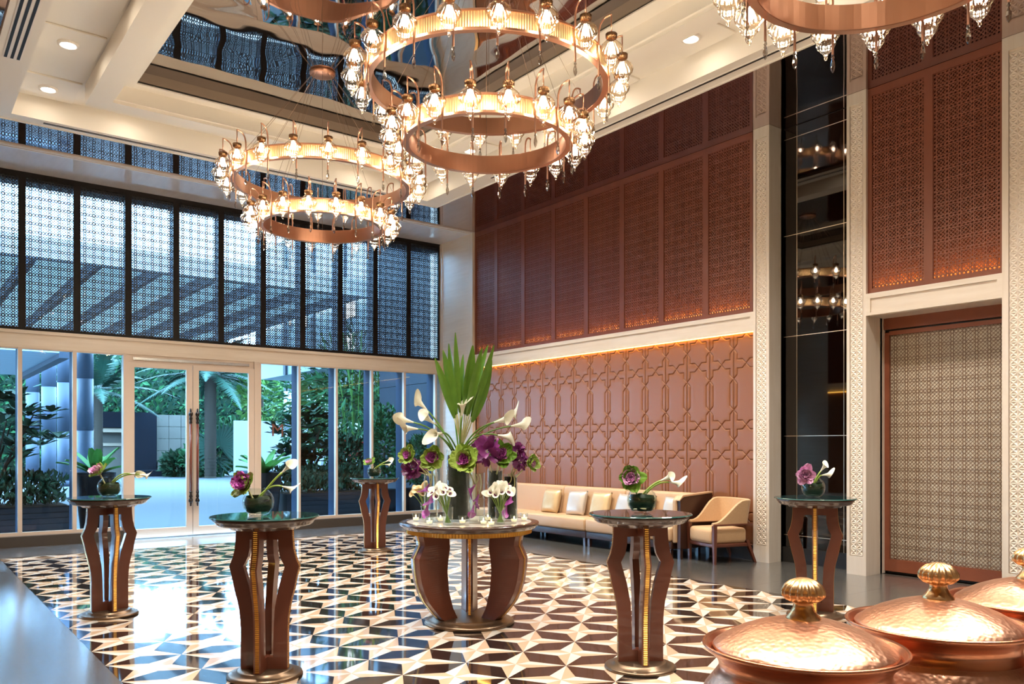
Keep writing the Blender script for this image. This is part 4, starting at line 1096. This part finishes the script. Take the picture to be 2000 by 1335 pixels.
column(15.75, 34.6, .19, 8, pale_col, 'pale round column over the shrub, nearest the wing')
# low canopy with plank soffit
cn = tag(thing('canopy', 'low slatted canopy outside at the far left', 'canopy', (0, 0, 0)), None, None)
MB().box(-9, 3.15, 20, 27, 3.62, 3.9).box(2.95, 3.15, 20, 27, 3.45, 3.62).build('roof_slab', blue_col, cn)
pk = MB().box(-9, 2.95, .01, .49, 3.56, 3.62).mesh('soffit_plank', mat('soffit_plank', (.30, .42, .52), .4))
for k in range(14): link('soffit_plank', pk, cn, (0, 20+.5*k, 0))
for x, y in ((-8, 21), (-8, 26)): MB().box(x-.15, x+.15, y-.15, y+.15, -.02, 3.62).build('post', blue_col, cn)
# high pergola roof
pg = tag(thing('pergola', 'wide high pergola roof with dark rafters beyond the screens', 'pergola', (0, 0, 0)), None, None)
MB().box(-9, 10.3, 19, 19.25, 5.36, 5.80).build('edge_beam', soff, pg)
tl = bpy.data.materials.new('translucent_roof'); tl.use_nodes = True; nt = tl.node_tree
for n_ in list(nt.nodes):
    if n_.type != 'OUTPUT_MATERIAL': nt.nodes.remove(n_)
tb = nt.nodes.new('ShaderNodeBsdfTranslucent'); tb.inputs[0].default_value = (.048, .056, .058, 1); nt.links.new(tb.outputs[0], nt.nodes[0].inputs[0])
MB().quad((-9, 19.25, 5.65), (10.3, 19.25, 5.65), (10.3, 33, 5.65), (-9, 33, 5.65)).build('roof_sheet', tl, pg)
rm = MB().box(-.06, .06, 19.25, 33, 5.36, 5.62).mesh('rafter', mat('rafter_grey', (.10, .13, .17), .6))
for k in range(16): link('rafter', rm, pg, (-8.6+1.22*k, 0, 0))
for x, y in ((-8.8, 19.3), (-8.8, 32.8)): MB().box(x-.15, x+.15, y-.15, y+.15, -.02, 5.4).build('post', soff, pg)
# building wing on the right
wg = tag(thing('building_wing', 'blue-grey stone wing of the building outside the right windows', 'building', (0, 0, 0)), None, None)
MB().box(10.06, 16, 15.2, 18.7, -.02, 9).build('wall', raft, wg)
for k in range(3):
    for j in range(9): MB().box(10.0, 10.06, 15.2+1.166*k+.006, 15.2+1.166*(k+1)-.006, .02+j*1.0+.006, .02+(j+1)*1.0-.006).build('stone_panel', ext_wall, wg)
    for j in range(9): pass
for j in range(9): MB().box(10.02, 16, 18.7, 18.75, .02+j+.006, 1.02+j-.006).build('stone_panel', ext_wall, wg)
MB().box(10.5, 26, 18.75, 28.5, 3.9, 8.4).build('upper_storey', soff, wg)
for k in range(4): MB().box(10.42, 10.5, 19.4+2.2*k, 19.6+2.2*k, 3.9, 8.4).build('pilaster_strip', raft, wg)
lit = emit_mat('lit_window', (1, .97, .92), 2.2)
for y0, y1, z0, z1 in ((21.0, 21.55, 5.2, 6.05), (24.4, 24.75, 5.3, 6.2), (25.6, 25.8, 5.5, 6.0), (21.0, 21.5, 4.3, 4.75)):
    w_ = MB().box(10.46, 10.5, y0-.05, y1+.05, z0-.05, z1+.05).build('window', ext_white, wg); MB().box(10.45, 10.462, y0, y1, z0, z1).build('pane', lit, w_)
# garden walls
tag(MB().box(12.7, 19.5, 37.6, 37.9, -.02, 2.72).build('garden_wall', ext_white), 'white garden wall beyond the door', 'wall')
st = tag(thing('garden_steps', 'dark stone steps before the white garden wall', 'steps', (0, 0, 0)), None, None)
MB().box(12.2, 13.9, 35.2, 36.2, -.02, .22).build('step', ext_wall, st); MB().box(12.7, 13.9, 36.2, 37.5, -.02, .42).build('step', ext_wall, st)
po = tag(thing('stone_portal', 'dark stone portal with beige framed niches across the courtyard', 'portal', (0, 0, 0)), None, None)
MB().box(10.15, 11.25, 45.6, 46.6, -.02, 3.3).build('pier', ext_dark, po); MB().box(6.8, 10.15, 45.7, 46.6, 2.5, 3.3).build('lintel', ext_dark, po)
MB().box(6.8, 10.15, 46.3, 46.6, -.02, 2.5).build('back_wall', ext_beige, po)
MB().box(6.8, 10.1, 45.8, 45.95, 2.25, 2.45).box(9.75, 10.0, 45.8, 45.95, 0, 2.25).box(7.0, 9.75, 46.2, 46.28, 1.55, 1.7).build('niche_frame', mat('niche_wood', (.26, .20, .14), .6), po)
MB().box(9.9, 12.2, 44.6, 45.6, -.02, .3).build('step', ext_dark, po)
bw = tag(thing('stone_garden_wall', 'beige stone garden wall beside the palm trunk', 'wall', (0, 0, 0)), None, None)
for k in range(3):
    for j in range(5): MB().box(11.35+.62*k+.01, 11.97+.62*k-.01, 46.0, 46.4, .02+.64*j+.01, .66+.64*j-.01).build('stone_block', ext_beige, bw)
MB().box(11.3, 13.3, 45.2, 45.9, -.02, .7).build('planter_wall', ext_beige, bw)
# planted slope behind everything
hm = leaves_mb(11000, slab_pos(-14, 34, 50.5, 53, .2, 7.0, (0, -1, 0)), .42, .3, 3)
hedge = tag(MB().box(-16, 36, 53, 54, -.02, 7.2).build('planted_wall', f_dark), 'tall wall of dense green planting across the courtyard', 'hedge')
tag(hm.build('foliage', f_teal, hedge, fix=False), kind='stuff')
tag(leaves_mb(4500, slab_pos(-14, 34, 49.6, 51, .2, 6.8, (0, -1, 0)), .45, .22, 4).build('foliage', f_mid, hedge, fix=False), kind='stuff')
def frond(mb, base, d, L, droop, nl, ll, r_):
    d = Vector(d).normalized(); base = Vector(base)
    def cur(t): return base+d*L*t+Vector((0, 0, -droop*L*t*t))
    for i in range(nl):
        t = .12+.88*i/nl; p = cur(t); tg = (cur(t+.02)-cur(t-.02)).normalized(); sd = tg.cross(Vector((0, 0, 1))).normalized()
        l2 = ll*math.sin(PI*min(1, .2+t*.78))
        for s in (-1, 1):
            dd = (sd*s+tg*.6+Vector((0, 0, -.25+r_.uniform(-.12, .12)))).normalized(); w2 = tg*.028*L*.5
            mb.add([p-w2, p+w2, p+dd*l2], [(0, 1, 2)])
    mb.tube([cur(i/6) for i in range(7)], [.009*(1-i/8) for i in range(7)], 4)
def palm(x, y, h, L, n, lab, seed, r=.28):
    r_ = random.Random(seed); o = tag(thing('palm_tree', lab, 'palm', (x, y, -.02)), None, None)
    pr_ = []
    for i in range(int(h/.16)): pr_ += [(r*1.06, i*.16), (r*.93, i*.16+.13)]
    MB().lathe(pr_+[(.01, h)], 14).build('trunk', trunk_m, o, True, fix=False)
    mb = MB()
    for k in range(n):
        a = k*2.39996; el = 1.3-1.45*(k/n)
        frond(mb, (0, 0, h), (math.cos(a)*math.cos(el), math.sin(a)*math.cos(el), math.sin(el)), L*r_.uniform(.85, 1.1), .42, 46, .55, r_)
    c = mb.build('fronds', f_teal, o, fix=False)
palm(12.55, 40.8, 5.0, 4.0, 40, 'feathery date palm seen through the glass door', 1)
palm(8.1, 43.6, 4.2, 3.6, 20, 'date palm leaning over the stone portal', 2, .2)
def fan_palm(x, y, h, R, lab, seed):
    r_ = random.Random(seed); o = tag(thing('fan_palm', lab, 'palm', (x, y, -.02)), None, None); mb = MB()
    for k in range(5):
        a = r_.uniform(0, 6.28); el = r_.uniform(.5, 1.3); c = Vector((math.cos(a)*.6*math.cos(el), math.sin(a)*.6*math.cos(el), h*math.sin(el)*.9))
        nrm = Vector((-.4+r_.uniform(-.3, .3), -1, .3)).normalized(); sx = nrm.cross(Vector((0, 0, 1))).normalized(); sy = sx.cross(nrm)
        for j in range(26):
            b = -2.4+4.8*j/25+PI/2; dd = sx*math.cos(b)+sy*math.sin(b)*1.0
            pp = Vector((-dd.z, 0, dd.x))*.0+nrm.cross(dd)*.05*R
            mb.add([c+pp*.2, c+dd*R*.6+pp, c+dd*R, c+dd*R*.6-pp], [(0, 1, 2, 3)])
        mb.tube([(0, 0, 0), c*.6, c], .03, 4)
    mb.build('fronds', f_teal, o, fix=False)
fan_palm(13.3, 41.5, 1.9, 1.3, 'fan palm with round spiky leaves beside the white garden wall', 5)
# bushes along the back of the court
for k, (x, y, r, h, m, lab) in enumerate(((13.0, 42.6, 1.3, .9, f_mid, 'low bush at the foot of the palm'), (14.6, 43, 1.5, 1.5, f_mid, 'bush behind the white garden wall'), (15.0, 40.4, 1.2, 3.9, f_light, 'light green bush rising over the white garden wall'), (11.9, 43.7, .8, .6, f_dark, 'trimmed bush before the beige stone wall'))):
    plant('bush', lab, 'bush', (x, y, 0), [('foliage', leaves_mb(700, blob((0, 0, h), r, r, h if h < 2 else 1.3), .38, .25, 20+k), m, True), ('stem', MB().tube([(0, 0, 0), (0, 0, h)], .06, 6), trunk_m, False)], 'courtyard bushes')
def bamboo(x, y, h, n, seed, m, lab):
    r_ = random.Random(seed); st_ = MB(); mb = MB()
    for k in range(9):
        a = r_.uniform(0, 6.28); q = r_.uniform(0, .5); tx, ty = math.cos(a)*r_.uniform(.3, 1.3), math.sin(a)*r_.uniform(.3, 1.3)
        st_.tube([(q*math.cos(a), q*math.sin(a), 0), (q*math.cos(a)+tx*.3, q*math.sin(a)+ty*.3, h*.6), (tx, ty, h)], .022, 5)
    leaves_mb(n, blob((0, 0, h*.62), 1.4, 1.2, h*.42), .34, .13, seed, mb, -.3)
    plant('bamboo', lab, 'bamboo', (x, y, -.02), [('cane', st_, f_light, False), ('foliage', mb, m, True)], 'bamboo clumps')
bamboo(11.6, 24.6, 5.2, 1500, 31, f_light, 'yellow-green bamboo clump through the middle right window')
bamboo(13.1, 30.5, 5.6, 1200, 32, f_mid, 'bamboo clump beside the pale columns')
bamboo(10.4, 20.6, 4.6, 1100, 33, f_mid, 'darker bamboo clump against the stone wing')
# planters close to the glass
def planter(x0, x1, y0, y1, h, lab):
    o = tag(thing('planter_box', lab, 'planter', (0, 0, 0), 0, 'dark planter boxes'), None, None)
    MB().box(x0, x1, y0, y1, -.02, h).build('box', pot_blk, o); MB().box(x0+.04, x1-.04, y0+.04, y1-.04, h, h+.01).build('soil', trunk_m, o)
    for k in range(int(h/.09)): MB().box(x0, x1, y0-.008, y0, .03+.09*k, .09+.09*k).build('slat', pot_blk, o)
planter(-.4, 2.42, 15.35, 16.35, .56, 'dark slatted planter box under the shrub at the far left')
planter(6.25, 8.1, 15.5, 16.5, .60, 'dark planter box under the shrub right of the door')
def hedge_row(x0, x1, y0, y1, z0, z1, n, lab, seed):
    plant('low_hedge', lab, 'hedge', (0, 0, 0), [('foliage', leaves_mb(n, slab_pos(x0, x1, y0, y1, z0, z1, (0, -.4, .6)), .13, .22, seed), f_dark, True)], 'low hedges in planters')
hedge_row(-.35, 2.38, 15.4, 16.3, .56, 1.05, 2600, 'low feathery hedge in the far left planter', 41)
hedge_row(6.3, 8.05, 15.55, 16.45, .60, 1.10, 2000, 'low hedge in the planter right of the door', 42)
def shrub(x, y, z0, zc, rx, rz, n, lab, seed, lsz=.26, m=f_dark, asp=.2):
    r_ = random.Random(seed); st_ = MB(); mb = MB()
    for k in range(9):
        a = 2*PI*k/9+r_.uniform(-.3, .3); q = rx*r_.uniform(.4, .8)
        st_.tube([(0, 0, z0), (q*.35*math.cos(a), q*.35*math.sin(a), z0+(zc-z0)*.55), (q*math.cos(a), q*math.sin(a), zc+r_.uniform(-.1, .25))], [.035, .024, .010], 6)
    for k in range(n):
        v = Vector((r_.gauss(0, 1), r_.gauss(0, 1), r_.gauss(0, 1))).normalized()*r_.uniform(.55, 1)
        c = Vector((v.x*rx, v.y*rx*.8, zc+v.z*rz))
        for j in range(9):
            a = 2*PI*j/9+r_.uniform(-.3, .3); d = Vector((math.cos(a), math.sin(a), r_.uniform(.1, .9))).normalized()
            sd = d.cross(Vector((0, 0, 1))).normalized(); L = lsz*r_.uniform(.8, 1.2); nn = sd.cross(d)
            mb.add([c, c+d*L*.35+sd*L*asp, c+d*L*.75+sd*L*asp*.8, c+d*L-nn*.03, c+d*L*.75-sd*L*asp*.8, c+d*L*.35-sd*L*asp], [(0, 1, 2), (0, 2, 3), (0, 3, 4), (0, 4, 5)])
    plant('shrub', lab, 'shrub', (x, y, 0), [('branches', st_, trunk_m, False), ('foliage', mb, m, True)], 'glossy courtyard shrubs')
shrub(1.35, 16.0, .5, 1.85, 1.1, .62, 75, 'glossy dark-leaved shrub in the far left planter', 51)
shrub(7.0, 16.3, .55, 1.72, .72, .62, 60, 'glossy dark-leaved shrub in the planter right of the door', 52)
def fern(x, y, ztop, lab, seed):
    r_ = random.Random(seed); o = tag(thing('birds_nest_fern', lab, 'fern', (x, y, -.02), 0, 'potted ferns'), None, None)
    MB().lathe([(.001, 0), (.24, 0), (.30, ztop*.55), (.33, ztop), (.29, ztop), (.27, ztop-.06), (.001, ztop-.06)], 28).build('pot', pot_blk, o, True, fix=False)
    for k in range(11):
        a = 2*PI*k/11+r_.uniform(-.2, .2); L = r_.uniform(.65, .95); el = r_.uniform(.5, 1.2); mb = MB()
        d = Vector((math.cos(a)*math.cos(el), math.sin(a)*math.cos(el), math.sin(el))); sd = d.cross(Vector((0, 0, 1))).normalized(); nn = sd.cross(d)
        def g(u, v):
            p = d*L*u+Vector((0, 0, ztop-.08-.25*L*u*u)); return p+sd*(v-.5)*2*.085*math.sin(PI*min(1, .1+.86*u))**.6+nn*abs(v-.5)*.07
        mb.grid(8, 4, g); mb.build('frond', mat('fern_green', (.035, .14, .02), .5, spec=.2), o, True, fix=False)
fern(2.95, 16.1, 1.1, 'bird nest fern in a tall black pot left of the door', 61)
fern(5.88, 15.75, 1.05, 'bird nest fern in a black pot right of the door', 62)
def potted(x, y, zc, rx, rz, n, m, lab, seed, dots=0):
    parts = [('pot', MB().lathe([(.001, -.02), (.30, -.02), (.36, .60), (.33, .60), (.30, .52), (.001, .52)], 26), pot_blk, False), ('trunk', MB().tube([(0, 0, .5), (0, 0, zc)], .03, 6), trunk_m, False),
             ('foliage', leaves_mb(n, blob((0, 0, zc), rx, rx, rz), .12, .3, seed), m, True)]
    if dots: parts.append(('blossoms', leaves_mb(dots, blob((0, 0, zc), rx, rx, rz), .07, .5, seed+1), f_red, True))
    plant('potted_bush', lab, 'bush', (x, y, 0), parts, 'potted bushes by the windows')
potted(8.46, 17.3, 1.25, .5, .55, 1300, f_dark, 'potted bush dotted with red blossoms beyond the windows', 71, 90)
potted(8.66, 16.0, 1.6, .42, .85, 1700, f_mid, 'tall oval clipped bush in a pot before the stone wing', 72)
potted(9.52, 15.95, 1.2, .33, .6, 900, f_mid, 'slim potted bush next to the marble pier', 73)
rp = tag(MB().lathe([(.001, -.02), (.16, -.02), (.16, .12), (.11, .14), (.11, .62), (.14, .64), (.13, .74), (.05, .82), (.001, .83)], 14).build('red_post', mat('post_red', (.42, .03, .04), .4), None, True), 'small red post standing beside the palm trunk', 'post'); rp.location = (12.0, 41.5, 0)
